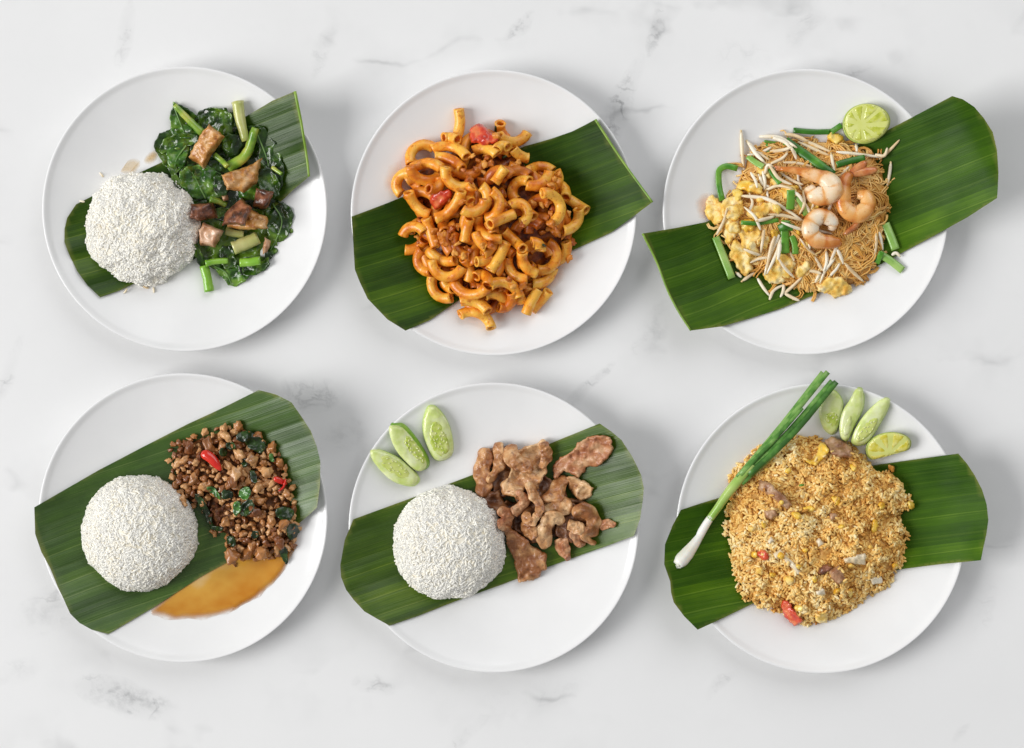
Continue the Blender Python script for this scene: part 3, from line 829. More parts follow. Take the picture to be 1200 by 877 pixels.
for x, y, an in ((171, 337, .3), (180, 340, 1.4), (119, 205, .9), (96, 236, .2), (147, 341, 2.2)):
    e_ = np.array([math.cos(an), math.sin(an)]) * 3.4; p_ = np.array([x, y], float)
    P = d.lay_tube(spline([p_ - e_, p_ + [0.3, .3], p_ + e_], 6), 1.15, .5, 80, 0)
    V, F = tube(P, 1.15 * np.array([.5, .9, 1, 1, .9, .5]), 7); thing('rice_grain', V, F, M['sprout'], 'stray rice grain on the ' + ('leaf edge' if x < 130 else 'plate') + ' beside the loose rice mound', 'rice grain', 'stray rice grains')
chp = [(338, 268), (343, 268), (344, 273), (339, 274)]
put_pillow(d, 'kale_crumb', chp, 1.6, M['kale'], 'tiny green kale crumb on bare plate right of the stir-fry', 'kale crumb', res=1.2)

def kale(pts, rip=3.0, lift=0, label=None, seed=0, vein=None, m='kale'):
    pts = np.mean(pts, 0) + (np.array(pts) - np.mean(pts, 0)) * 1.10
    o, V, n = put_pillow(d, 'kale_leaf', pts, .8, M[m], label, 'kale leaf', 'wilted kale leaves in the stir-fry', res=1.9, conform=.45, q=72, lift=lift, sheet=True, smooth=1,
                         rip=(rip * 1.5, 11), seed=seed, bumps=(1.7, 4.0), jag=(2.6, 7), lip=4.0)
    if vein:
        P = spline(np.array(vein, float), 12)
        z = np.array([V[:n][np.argmin(((V[:n, :2] - p) ** 2).sum(1)), 2] for p in P])
        k = np.ones(3) / 3; z = np.convolve(np.pad(z, 1, mode='edge'), k, 'valid')
        Vt, Ft = tube(np.c_[P, z + .5], np.linspace(1.1, .5, 12), 6)
        part(o, 'leaf_vein', Vt, Ft, M['kale_vein'])
    return o
base_leaves = [
    ([(360, 240), (450, 200), (560, 170), (620, 210), (600, 300), (480, 340), (400, 330)], 'dark kale leaf lying flat below the top pork cube'),
    ([(430, 330), (560, 300), (680, 330), (690, 430), (580, 470), (450, 440)], 'dark kale leaf spread flat under the middle pork cubes'),
    ([(470, 450), (600, 440), (690, 450), (690, 570), (600, 610), (500, 590), (468, 540)], 'dark kale leaf flat under the lower pork cubes'),
    ([(560, 220), (660, 215), (720, 300), (680, 400), (580, 360)], 'dark kale leaf tucked below the upper pale stalk'),
]
for i, (p, lb) in enumerate(base_leaves): kale(t1(p), 2.0, 0, lb, 40 + i)
top_leaves = [
    ([(410, 148), (432, 150), (470, 178), (490, 190), (482, 238), (440, 240), (402, 226)], 3.5, 'shiny blue-green kale leaf at the upper left corner of the stir-fry', [(412, 152), (430, 200), (444, 236)]),
    ([(478, 172), (520, 160), (568, 166), (577, 230), (540, 254), (492, 222)], 3.5, 'crinkled kale leaf between the thin green stem and the fat pale stalk', None),
    ([(400, 235), (470, 228), (484, 258), (432, 266), (368, 287), (384, 250)], 3, 'narrow kale leaf pointing left below the blue-green one', None),
    ([(398, 265), (452, 258), (446, 308), (416, 346), (396, 320)], 4, 'cupped bright-edged kale leaf beside the top of the rice', [(446, 262), (420, 300), (412, 340)]),
    ([(395, 312), (424, 345), (438, 380), (425, 385), (402, 350)], 3, 'thin dark kale strip hanging against the rice', None),
    ([(440, 330), (490, 318), (532, 335), (562, 392), (520, 412), (462, 404), (430, 362)], 4.5, 'glossy veined kale leaf at the centre of the stir-fry', [(500, 410), (480, 370), (462, 336)]),
    ([(522, 332), (552, 360), (564, 396), (526, 402)], 3, 'small folded kale leaf left of the middle pork cube', None),
    ([(556, 228), (604, 240), (604, 296), (566, 304), (545, 268)], 3, 'dark kale leaf between the top pork cube and the pale stalk', None),
    ([(628, 212), (676, 226), (712, 300), (716, 350), (690, 402), (645, 372), (652, 290)], 4, 'large near-black kale leaf on the raised banana leaf', [(640, 222), (670, 300), (684, 390)]),
    ([(598, 378), (662, 366), (684, 398), (622, 418), (588, 404)], 3, 'kale leaf just below the middle pork cube', None),
    ([(668, 418), (700, 418), (744, 450), (734, 492), (694, 560), (654, 592), (678, 520), (668, 470)], 3.5, 'long dark kale leaf down the right edge of the stir-fry', [(686, 424), (712, 480), (672, 570)]),
    ([(505, 590), (560, 584), (604, 600), (628, 622), (570, 657), (545, 620)], 3.5, 'kale leaf with a pointed tip at the bottom of the stir-fry', [(520, 594), (556, 616), (572, 650)]),
    ([(538, 540), (574, 548), (592, 596), (548, 604)], 3, 'small dark kale leaf left of the hollow stem chunk', None),
    ([(590, 580), (668, 566), (680, 600), (604, 634)], 3, 'ragged kale leaf at the lower right under the bright stem', None),
    ([(470, 530), (488, 560), (496, 600), (480, 592), (470, 560)], 2, 'dark kale shred beside the lower right of the rice', None),
    ([(640, 330), (690, 330), (712, 390), (672, 420), (648, 400)], 3, 'near-black kale leaf right of the middle pork cube', None),
]
for i, (p, rp, lb, vn) in enumerate(top_leaves): kale(t1(p), rp, .6, lb, 60 + i, t1(vn) if vn else None, 'kale_bright' if i in (0, 3, 5, 9, 11) else 'kale')

def stem(pts, r0, r1, m, label, sides=10, hollow=0, rough=.16, name='kale_stalk', cat='kale stalk', grp='kale stems in the stir-fry', flat=.9, lift=.5, q=70):
    P2 = spline(np.array(pts, float), 12)
    rad = np.linspace(r0, r1, 12)
    P = d.lay_tube(P2, rad, .2, q, lift)
    V, F = tube(P, rad, sides, flat, hollow, rough, int(P2[0, 0]))
    return thing(name, V, F, M[m], label, cat, grp)
stem(t1([(414, 150), (448, 186), (492, 228)]), 3.0, 5.0, 'stem', 'thin green kale stem slanting into the top pork cube')
stem(t1([(588, 140), (596, 190), (612, 250)]), 7.6, 5.0, 'stem_pale', 'fat pale yellow kale stalk standing out at the top')
stem(t1([(562, 322), (612, 288), (640, 215)]), 7.2, 4.8, 'stem', 'bent green kale stem under the pale stalk')
stem(t1([(576, 548), (612, 534), (646, 518)]), 8.0, 7.5, 'stem_pale', 'thick short kale stem chunk with a hollow end, near the bottom', hollow=.45)
stem(t1([(495, 596), (504, 630), (511, 668)]), 5.6, 5.8, 'stem_bright', 'bright green kale stem end poking out at the bottom left')
stem(t1([(500, 590), (530, 584), (562, 582)]), 4.0, 3.4, 'stem_bright', 'bright kale stem lying level near the bottom left')
stem(t1([(596, 588), (624, 586), (652, 582)]), 5.2, 5.2, 'stem_bright', 'bright short kale stem at the lower right of the stir-fry')
stem(t1([(556, 500), (580, 506), (606, 508)]), 5.0, 4.5, 'stem_pale', 'pale kale stem half hidden under the lower pork cubes')
stem(t1([(524, 288), (546, 306), (562, 322)]), 3.4, 3.0, 'stem', 'short dark-green kale stem below the top pork cube')
stem(t1([(512, 412), (536, 418), (556, 428)]), 4.0, 3.6, 'stem', 'stub of kale stem in the middle of the stir-fry')
stem(t1([(684, 322), (700, 334), (712, 342)]), 2.6, 2.2, 'stem', 'tiny kale stem bit on the raised banana leaf')

def chunk(dd, pts, thick, m, label, name, cat, grp, seed, res=1.7, bumps=(2.4, 5), lift=1.0, fold=None, face=None, edge=None, q=78, tilt=None):
    V, F, n = pillow(pts, thick, res=res, seed=seed, bumps=bumps, smooth=0, edge=edge or 2.6, fold=tilt, jag=(1.5, 5))
    V = dd.lay(V, n, .15, q, 6, lift)
    return thing(name, V, F, M[m], label, cat, grp)
def slope(a, b, c): return lambda xy: a * (xy[:, 0] - c[0]) + b * (xy[:, 1] - c[1])
pk = [([(510, 203), (556, 240), (530, 268), (492, 326), (446, 290), (482, 236)], 15, 'belly', 'golden pork cube nearest the top of the stir-fry', (.15, -.1)),
      ([(640, 380), (690, 392), (668, 440), (628, 430)], 10, 'belly_dark', 'dark pork piece half hidden at the right of the stir-fry', (0, 0)),
      ([(657, 293), (642, 366), (606, 392), (560, 386), (543, 344), (606, 322)], 14, 'belly', 'golden brown pork cube below the bent green stem', (-.2, .1)),
      ([(612, 432), (672, 462), (674, 494), (612, 498), (560, 488), (560, 450)], 12, 'belly', 'golden pork cube with a smooth face, lower right of centre', (.1, .2)),
      ([(596, 404), (630, 436), (612, 486), (544, 482), (548, 450)], 14, 'belly_dark', 'pork cube with a rough reddish crust, overlapping a golden one', (.1, .1)),
      ([(460, 424), (520, 420), (530, 462), (482, 472), (458, 464)], 13, 'belly_dark', 'dark brown pork cube touching the right side of the rice', (0, 0)),
      ([(492, 474), (550, 500), (526, 546), (484, 540), (478, 500)], 14, 'belly_pale', 'pale-faced pork cube below the dark one beside the rice', (.2, 0)),
      ([(544, 402), (562, 400), (564, 414), (550, 416)], 6, 'belly_pale', 'tiny crumb of pork at the centre of the stir-fry', (0, 0)),
      ([(664, 516), (680, 528), (672, 556), (658, 566)], 6, 'belly_pale', 'small pink pork scrap on the long dark kale leaf', (0, 0))]
for i, (p, th, m, lb, tl) in enumerate(pk):
    q = t1(p); c = np.mean(q, 0)
    chunk(d, q, th * 1.35, m, lb, 'pork_cube', 'pork', 'pork cubes in the kale stir-fry', 80 + i, tilt=slope(tl[0] * 2.4, tl[1] * 2.4, c), edge=4.2, bumps=(3.2, 6))

# ================================================================== dish 2: macaroni
d = D[1]
pasta_poly = T(400, 60, 2.370)([(310, 190), (350, 190), (520, 230), (530, 300), (610, 330), (640, 390), (680, 430), (660, 500), (655, 550), (630, 590), (590, 620), (560, 700), (500, 720), (450, 700), (420, 770), (335, 735), (320, 690),
                               (260, 680), (215, 600), (175, 540), (175, 490), (220, 470), (185, 400), (150, 380), (150, 340), (190, 290), (240, 260), (300, 240)])
pp = np.array(pasta_poly); cc = np.array([572, 262]); core_poly = cc + (pp - cc) * .84
core2, hfun2, P2_, (cv, cn) = heap_core(d, core_poly, 22, 'tomato_sauce_mass', M['sauce_mass'], 'orange tomato sauce and mince darkened as shade between the macaroni', 'sauce', 21, p=.6, rough=4, rs=11, res=3.0, kind='stuff')
d.stamp(cv[:cn], 2)
MAC = 'macaroni tubes in the orange heap'
def arc(pts, n, ext=.10):
    a_, b_, c_ = [np.array(q, float) for q in pts]
    D_ = 2 * (a_[0] * (b_[1] - c_[1]) + b_[0] * (c_[1] - a_[1]) + c_[0] * (a_[1] - b_[1]))
    L_ = np.hypot(*(c_ - a_))
    if abs(D_) < .16 * L_ * L_:
        e_ = (c_ - a_) * ext * .5
        return spline([a_ - e_, b_, c_ + e_], n)
    s_ = [(q @ q) for q in (a_, b_, c_)]
    o_ = np.array([s_[0] * (b_[1] - c_[1]) + s_[1] * (c_[1] - a_[1]) + s_[2] * (a_[1] - b_[1]), s_[0] * (c_[0] - b_[0]) + s_[1] * (a_[0] - c_[0]) + s_[2] * (b_[0] - a_[0])]) / D_
    R0 = np.hypot(*(a_ - o_)); t_ = [math.atan2(*(q - o_)[::-1]) for q in (a_, b_, c_)]
    d1 = (t_[1] - t_[0] + math.pi) % (2 * math.pi) - math.pi; d2 = (t_[2] - t_[1] + math.pi) % (2 * math.pi) - math.pi
    if d1 * d2 < 0: return spline(pts, n)
    tot = d1 + d2; u_ = np.linspace(-ext / 2, 1 + ext / 2, n)
    return np.c_[o_[0] + R0 * np.cos(t_[0] + tot * u_), o_[1] + R0 * np.sin(t_[0] + tot * u_)]
def macaroni(pts, label, r=6.3, hollow=True, lift=.4, q=62, m='pasta'):
    p = arc(pts, 15)
    P = d.lay_tube(p, r, .3, q, lift)
    sd = int(p[0, 0] * 7 + p[0, 1])
    s_ = np.linspace(-1, 1, 15); m_ = sd % 5
    if m_ in (0, 1, 3): P[:, 2] += 8.0 * np.clip(s_ * (1 if m_ else -1) - .35, 0, 1) ** 1.3
    if m_ == 3: P[:, 2] += 7.0 * np.clip(-s_ - .4, 0, 1) ** 1.3
    rad = r * (1 + .06 * fbm(np.c_[p, p[:, 0] * 0], 8, sd, 2) + .05 * np.abs(np.linspace(-1, 1, 15)) ** 6)
    V, F = tube(P, rad, 14, 1.0, .66, .08, sd)
    o = thing('macaroni', V, F, M[m], label, 'macaroni', MAC)
    return o
A = T(440, 110, 5.844); B = T(560, 120, 5.844); C_ = T(440, 240, 5.844); E = T(540, 250, 5.844)
near2 = lambda q, L: min(L, key=lambda e: (q[0] - e[0][0]) ** 2 + (q[1] - e[0][1]) ** 2)[1]
LMK2 = [(A([(740, 330)])[0], 'just below the red tomato chunk'), (A([(450, 720)])[0], 'beside the orange-red tomato wedge'), (A([(860, 660)])[0], 'between tubes at the top centre of the macaroni'), (B([(510, 550)])[0], 'at the upper right edge of the macaroni'),
        (B([(480, 760)])[0], 'at the right of the macaroni heap'), (C_([(520, 260)])[0], 'in the big crumb cluster left of the centre'), (C_([(740, 290)])[0], 'in the macaroni heap centre'), (C_([(290, 250)])[0], 'at the left edge over the dark leaf'),
        (E([(430, 510)])[0], 'at the lower right above the fallen pair'), (E([(300, 430)])[0], 'in the lower middle of the macaroni'), (E([(640, 130)])[0], 'in the dark gap at the right'), (E([(745, 290)])[0], 'at the lower right corner by the leaf edge')]
ga = np.random.default_rng(5)
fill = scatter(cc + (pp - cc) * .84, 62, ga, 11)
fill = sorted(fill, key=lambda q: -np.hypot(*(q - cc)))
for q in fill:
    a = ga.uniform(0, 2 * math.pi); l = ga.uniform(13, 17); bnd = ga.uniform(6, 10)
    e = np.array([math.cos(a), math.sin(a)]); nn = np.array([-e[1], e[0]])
    macaroni([q - e * l, q + nn * bnd, q + e * l], 'orange macaroni tube, mostly covered, ' + near2(q, LMK2), lift=-1.6, m='pasta_gap_shade')
A = T(440, 110, 5.844); B = T(560, 120, 5.844); C_ = T(440, 240, 5.844); E = T(540, 250, 5.844)
mac = [
 (A, [(570, 115), (578, 200), (556, 310)], 'topmost macaroni tube, standing out above all others at the heap top'),
 (A, [(470, 300), (510, 300), (560, 318)], 'short macaroni stub at the foot of the topmost tube'),
 (A, [(235, 545), (150, 590), (168, 680)], 'leftmost macaroni, hooked outwards over bare white plate'),
 (A, [(240, 470), (262, 380), (390, 365)], 'bent macaroni arching along the upper left edge of the heap'),
 (A, [(400, 375), (510, 360), (620, 430)], 'plump arched macaroni in the row above the upper left bundle'),
 (A, [(415, 430), (510, 450), (590, 512)], 'smooth macaroni lying beneath the arched one at upper left'),
 (A, [(262, 505), (350, 475), (445, 508)], 'upper left macaroni whose open end faces right'),
 (A, [(240, 510), (295, 580), (430, 560)], 'macaroni curved under the open-ended one at upper left'),
 (A, [(368, 655), (432, 632), (445, 580)], 'short macaroni just above the middle-left tomato piece'),
 (A, [(478, 515), (530, 625), (650, 620)], 'big U-shaped macaroni right of the upper left bundle'),
 (A, [(232, 685), (280, 770), (365, 825)], 'macaroni slanting over the dark banana leaf left of the tomato'),
 (A, [(885, 515), (850, 560), (820, 605)], 'short straight macaroni with its open end facing up, top centre'),
 (A, [(945, 385), (985, 420), (1040, 440)], 'straight tube with a wide open end beside the upper banana leaf'),
 (A, [(1035, 275), (950, 330), (855, 300)], 'macaroni right of the red tomato at the heap top'),
 (A, [(855, 210), (860, 260), (900, 310)], 'upright macaroni right behind the red tomato'),
 (A, [(680, 385), (750, 375), (825, 415)], 'macaroni directly under the red tomato'),
 (A, [(830, 385), (875, 355), (905, 365)], 'small macaroni end tucked below the tomato on its right'),
 (A, [(662, 640), (640, 690), (650, 735)], 'stubby macaroni right of the U-shaped one'),
 (A, [(735, 640), (765, 740), (640, 800)], 'hooked macaroni at the centre left of the heap'),
 (A, [(805, 670), (850, 750), (775, 850)], 'twisted macaroni near the middle of the heap'),
 (A, [(1045, 600), (955, 620), (960, 725)], 'C-shaped macaroni at the upper right of the heap middle'),
 (A, [(930, 765), (1025, 775), (1010, 880)], 'glossy macaroni curved like a hook right of centre'),
 (A, [(585, 680), (520, 790), (420, 850)], 'long bright macaroni running down from the tomato piece'),
 (A, [(605, 800), (690, 805), (745, 730)], 'macaroni lying level left of the twisted one'),
 (B, [(340, 485), (420, 440), (505, 465)], 'macaroni arching along the upper right heap edge'),
 (B, [(345, 570), (430, 560), (490, 475)], 'sauce-coated macaroni under the upper right arch'),
 (B, [(450, 625), (560, 690), (530, 810)], 'broad macaroni curving beside the right edge of the heap'),
 (B, [(690, 740), (665, 840), (590, 880)], 'rightmost macaroni, lying against the banana leaf'),
 (B, [(600, 650), (665, 690), (735, 740)], 'dark red sauced macaroni tip pointing at the right banana leaf'),
 (B, [(540, 480), (552, 530), (500, 585)], 'small macaroni piece at the upper right heap corner'),
 (B, [(545, 560), (590, 590), (600, 650)], 'short macaroni above the dark red tip'),
 (B, [(240, 765), (160, 800), (90, 835)], 'pale macaroni lying level in the heap centre'),
 (C_, [(190, 200), (260, 150), (330, 185)], 'reddish macaroni sticking out left over the dark leaf'),
 (C_, [(210, 310), (270, 300), (330, 250)], 'pointed macaroni right below the reddish left one'),
 (C_, [(315, 310), (290, 390), (375, 460)], 'C-shaped macaroni on the left edge of the heap'),
 (C_, [(385, 390), (450, 485), (590, 440)], 'long macaroni curved like a smile at lower left'),
 (C_, [(390, 500), (405, 600), (510, 640)], 'macaroni bent round the lower left corner over the leaf'),
 (C_, [(470, 530), (490, 560), (530, 575)], 'macaroni showing its dark round hole at lower left'),
 (C_, [(540, 540), (620, 610), (760, 575)], 'wide macaroni above the two lowest tubes'),
 (C_, [(590, 660), (680, 665), (765, 725)], 'second lowest macaroni, just above the bottom tip'),
 (C_, [(590, 750), (700, 740), (790, 835)], 'lowest macaroni, jutting out over the white plate'),
 (C_, [(610, 375), (645, 450), (640, 515)], 'upright macaroni stub in the lower middle'),
 (C_, [(700, 80), (735, 190), (850, 240)], 'smooth curved macaroni in the very centre of the heap'),
 (C_, [(645, 100), (622, 180), (612, 240)], 'macaroni standing beside the central curved one, on its left'),
 (C_, [(885, 185), (945, 240), (1005, 300)], 'tube with two open ends right of the heap centre'),
 (C_, [(890, 265), (845, 365), (790, 440)], 'straight macaroni with both round ends in view, below the centre'),
 (C_, [(905, 370), (940, 470), (1030, 510)], 'macaroni curving away below the tube with two open ends'),
 (C_, [(695, 390), (740, 385), (805, 360)], 'macaroni poking out left from under the straight tube'),
 (C_, [(690, 200), (715, 250), (765, 300)], 'narrow macaroni below the central curved one'),
 (C_, [(790, 550), (890, 535), (985, 625)], 'macaroni bridging the lower right of the heap'),
 (C_, [(750, 625), (820, 610), (880, 650)], 'macaroni just under the bridging tube at the lower right'),
 (C_, [(850, 705), (920, 680), (930, 600)], 'pale macaroni resting on the plate near the bottom'),
 (C_, [(350, 100), (380, 190), (410, 285)], 'mince-coated macaroni running down the left middle'),
 (C_, [(375, 320), (440, 375), (540, 385)], 'macaroni above the smile-shaped one at lower left'),
 (C_, [(690, 490), (755, 490), (770, 545)], 'wide-mouthed macaroni at the lower middle'),
 (E, [(420, 275), (435, 350), (510, 410)], 'macaroni right of the straight tube, curving down'),
 (E, [(610, 205), (650, 320), (530, 390)], 'large C-shaped macaroni at the right lower side'),
 (E, [(720, 205), (715, 280), (655, 330)], 'macaroni at the right lower edge beside the C-shaped one'),
 (E, [(630, 385), (585, 460), (500, 490)], 'macaroni along the lower right rim of the heap'),
 (E, [(525, 530), (480, 610), (450, 680)], 'fallen macaroni pair on the plate at lower right, left one'),
 (E, [(595, 540), (545, 600), (490, 660)], 'fallen macaroni pair on the plate at lower right, right one'),
 (E, [(490, 200), (530, 210), (545, 250)], 'short macaroni left of the large C-shaped one'),
 (E, [(375, 600), (400, 590), (430, 610)], 'macaroni end peeking out above the fallen pair'),
]
items = [(t(p), lb) for t, p, lb in mac]
items.sort(key=lambda it: -np.hypot(*(np.mean(it[0], 0) - cc)))
for p, lb in items: macaroni(p, lb)
for pts, lb, sd in ((A([(640, 225), (690, 190), (750, 215), (790, 270), (850, 290), (830, 350), (760, 355), (700, 340), (640, 335)]), 'bright red tomato chunk at the top of the macaroni heap', 1),
                    (A([(362, 740), (380, 685), (470, 650), (530, 670), (510, 730), (420, 790), (385, 780)]), 'orange-red tomato wedge at the left of the macaroni heap', 2)):
    V, F, n = pillow(pts, 11, res=1.7, seed=sd, bumps=(4.2, 5), edge=4, jag=(2.4, 5))
    V = d.lay(V, n, .2, 75, 6, .5)
    thing('tomato_piece', V, F, M['tomato'], lb, 'tomato', 'tomato pieces in the macaroni')
spots = [(C_, 470, 260), (C_, 520, 230), (C_, 560, 270), (C_, 610, 300), (C_, 540, 330), (C_, 450, 210), (C_, 420, 250), (C_, 650, 320), (C_, 730, 280), (C_, 790, 280), (C_, 400, 180), (C_, 600, 350),
         (A, 700, 460), (A, 750, 480), (A, 690, 520), (A, 740, 540), (A, 790, 480), (A, 660, 430), (A, 760, 440), (A, 880, 640), (A, 870, 680), (A, 980, 470), (A, 640, 590), (A, 600, 520), (A, 590, 740),
         (B, 520, 530), (B, 500, 570), (B, 560, 500), (B, 480, 690), (B, 500, 760), (B, 500, 830), (B, 440, 700), (B, 380, 690), (B, 620, 760), (E, 600, 110), (E, 660, 130), (E, 560, 130), (E, 700, 160), (E, 740, 310),
         (E, 420, 500), (E, 450, 520), (E, 330, 450), (E, 290, 420), (E, 420, 80), (E, 760, 200), (C_, 300, 250), (C_, 290, 220), (C_, 860, 580), (C_, 940, 560), (C_, 560, 150), (C_, 520, 170), (A, 830, 290)]
CRV = [blob(900 + i, 3, .6, .6) for i in range(8)]
_shared = {}
def crumb(dd, name, x, y, r, m, label, cat, grp, lib, key, g, squash=(.7, 1.3), sink=.35, stamp=True, zsq=.75):
    """a small lump; alike lumps share mesh data"""
    i = int(g.integers(len(lib)))
    kk = (key, i, m)
    if kk not in _shared:
        V, F = lib[i]
        _shared[kk] = build_mesh(name, V * S, F, M[m], flip=False)
    o = bpy.data.objects.new(name, _shared[kk])
    n = 10; a = np.arange(n) / n * 6.283
    ring = np.c_[x + .6 * r * np.cos(a), y + .6 * r * np.sin(a)]
    z = np.percentile(dd.h(np.vstack([ring, [[x, y]]])), 60) + r * zsq * (1 - 2 * sink) + 0.0
    k = kz(z)
    o.location = ((x - 600) * k * S, (438.5 - y) * k * S, z * S)
    sx = r * g.uniform(*squash); sy = r * r / sx
    o.scale = (sx, sy, r * zsq * g.uniform(.85, 1.15))
    o.rotation_euler = (g.uniform(-.4, .4), g.uniform(-.4, .4), g.uniform(0, 6.283))
    col.objects.link(o)
    CTX[o.name] = (k, np.array(o.location))
    if stamp: dd.stamp_balls(np.array([[x, y, z]]), r * .85)
    return tag(o, label, cat, grp)
for t, x, y in spots:
    (px, py), = t([(x, y)])
    crumb(d, 'mince_crumb', px, py, ga.uniform(3.6, 6.0), 'pasta_crumb', 'orange-coated crumb of egg and mince ' + near2((px, py), LMK2), 'mince crumb', 'mince crumbs among the macaroni', CRV, 'pc', ga, sink=.2)
for p, lb in ((A([(825, 222), (822, 262)]), 'dark green chive bit beside the tomato at the heap top'), (A([(872, 440), (905, 420)]), 'dark green chive bit right of the top centre tubes'), (E([(560, 215), (580, 225)]), 'dark basil scrap inside the large C-shaped macaroni')):
    P = d.lay_tube(spline(np.array(p), 5), 1.6, .5, 80, .5); V, F = tube(P, 1.6, 6)
    thing('chive_bit', V, F, M['basil'], lb, 'herb bit')

film(d, 'oil_stain', [(452, 196), (470, 186), (478, 204), (462, 226), (446, 222)], 'oil_orange', 'faint orange oil smear on the plate left of the macaroni', 'oil stain', None, .22, 9)
film(d, 'oil_stain', [(640, 318), (662, 308), (664, 330), (636, 346)], 'oil_orange', 'faint orange oil smear at the lower right of the macaroni', 'oil stain', None, .16, 9)

# ================================================================== dish 3: noodles with shrimps
d = D[2]
zA = T(810, 110, 5.844); zB = T(930, 110, 5.844); zC = T(810, 220, 5.844); zD = T(920, 220, 5.844); t3 = T(750, 60, 2.370)
nood_poly = t3([(300, 260), (420, 235), (560, 240), (650, 265), (690, 330), (705, 430), (690, 520), (660, 600), (640, 640), (540, 680), (460, 670), (380, 650), (330, 620), (260, 580), (225, 520), (195, 460), (200, 415), (250, 400), (280, 350)])
npz_ = np.array(nood_poly); nc = npz_.mean(0)
core3, hf3, P3_, (cv, cn) = heap_core(d, nc + (npz_ - nc) * .95, 22, 'noodle_heap', M['noodle_core'], 'heap of thin brown rice noodles in the middle of the plate', 'noodles', 31, p=.55, rough=2.5, rs=12, res=3.4)
d.stamp(cv[:cn], 2)
gn = np.random.default_rng(12)
def strands(parent, poly, n, r, length, name='noodle_strands'):
    F_all, V_all, tint = [], [], []
    base = 0
    P = np.asarray(poly, float)
    starts = scatter(poly, n, gn)
    for q in starts:
        L = gn.uniform(*length); k = 22
        off = gn.normal(0, .55) + (math.pi if gn.random() < .5 else 0); wv = gn.normal(0, .20) / 1.5; ph_ = gn.uniform(0, 6.283)
        pts = [q]
        for i in range(k - 1):
            p = pts[-1]
            a = 4.2 * fbm(p[None], 46, 91, 2)[0] + off + wv * i + .7 * math.sin(i * .55 + ph_) + .6 * fbm(p[None], 12, 92, 1)[0]
            pts.append(p + L / k * np.array([math.cos(a), math.sin(a)]))
        pts = np.array(pts); ins = inside(pts, P)
        if not ins.all(): pts = pts[:max(5, int(np.argmin(ins)))]
        z = d.h(pts); z = np.convolve(np.pad(z, 3, mode='edge'), np.ones(7) / 7, 'valid') + gn.uniform(-.8, 2.4) + .8 * np.sin(np.linspace(0, gn.uniform(3, 9), len(pts)))
        tg_ = np.gradient(pts, axis=0); tg_ /= np.linalg.norm(tg_, axis=1)[:, None] + 1e-9; nn_ = np.c_[-tg_[:, 1], tg_[:, 0]]
        tn_ = np.clip(gn.normal(.5, .2) + .25 * fbm(q[None], 22, 95, 2)[0], 0, 1)
        for w_ in range(int(gn.integers(1, 4))):
            of_ = gn.normal(0, 1.3) + np.cumsum(gn.normal(0, .22, len(pts)))
            V, F = tube(np.c_[pts + nn_ * of_[:, None], z + gn.uniform(-.6, .6)], r * gn.uniform(.8, 1.25), 5)
            V_all.append(V); F_all += [tuple(x + base for x in f) for f in F]; base += len(V); tint.append(np.full(len(V), np.clip(tn_ + gn.normal(0, .06), 0, 1)))
    return part(parent, name, np.vstack(V_all), F_all, M['noodle'], 'stuff', tint=np.concatenate(tint))
strands(core3, nc + (npz_ - nc) * .985, 430, .95, (45, 120))

def eggs(lst, m='egg', cat='egg piece', grp='scrambled egg pieces in the noodles', dd=None, th=5.5, lift=.5, bump=(3.0, 4.5), nm='egg_piece', res=1.7):
    for i, (p, lb) in enumerate(lst):
        p = np.mean(p, 0) + (np.array(p) - np.mean(p, 0)) * 1.14
        V, F, n = pillow(p, th, res=res, seed=int(p[0][0]) + i, bumps=bump, edge=3.0, jag=(4.6, 7), rip=(4, 13))
        V = (dd or d).lay(V, n, .4, 72, 6, lift)
        thing(nm, V, F, M[m], lb, cat, grp)
eggs([(zC([(100, 200), (115, 110), (140, 60), (200, 80), (225, 130), (230, 200), (180, 240)]), 'leftmost pale egg piece, at the edge of the noodle heap'),
      (zC([(218, 95), (270, 80), (325, 85), (340, 150), (325, 220), (310, 330), (280, 370), (235, 375), (222, 250)]), 'long pale egg piece down the left side of the noodles'),
      (zC([(262, 420), (300, 375), (350, 385), (415, 470), (405, 560), (350, 585), (320, 545), (275, 485)]), 'pale lumpy egg piece above the lower left sprouts'),
      (zC([(330, 285), (390, 255), (445, 275), (480, 330), (450, 400), (420, 430), (345, 380)]), 'egg piece in the left middle of the noodles'),
      (zC([(380, 170), (430, 120), (520, 95), (610, 120), (590, 165), (500, 190), (430, 220)]), 'yellow egg piece under the long white sprout'),
      (zC([(555, 500), (640, 455), (705, 530), (690, 600), (640, 650), (560, 640), (510, 600)]), 'golden egg piece below the green chive knot'),
      (zC([(725, 535), (790, 515), (805, 570), (750, 605), (715, 590)]), 'small egg piece right of the golden one'),
      (zD([(230, 660), (330, 600), (440, 650), (470, 700), (380, 745), (250, 710)]), 'flat egg-coated noodle clump at the bottom edge'),
      (zA([(430, 600), (480, 640), (460, 690), (390, 680), (400, 630)]), 'egg crumb left of the noodle heap top')])
eggs([(zC([(780, 100), (840, 70), (895, 140), (850, 165), (800, 160)]), 'bright yellow egg bit between two shrimps'),
      (zA([(665, 645), (720, 608), (745, 645), (700, 672)]), 'small bright yellow egg bit left of the upper shrimp'),
      (zA([(930, 300), (965, 262), (1030, 285), (1045, 330), (980, 345)]), 'yellow egg bit beside the lime half'),
      (zC([(722, 255), (760, 290), (752, 350), (715, 320)]), 'narrow yellow egg bit left of the lower shrimp'),
      (zC([(760, 360), (820, 380), (800, 410), (750, 400)]), 'orange egg bit under the lower shrimp')], m='egg_yolk', th=7, bump=(2.2, 6))

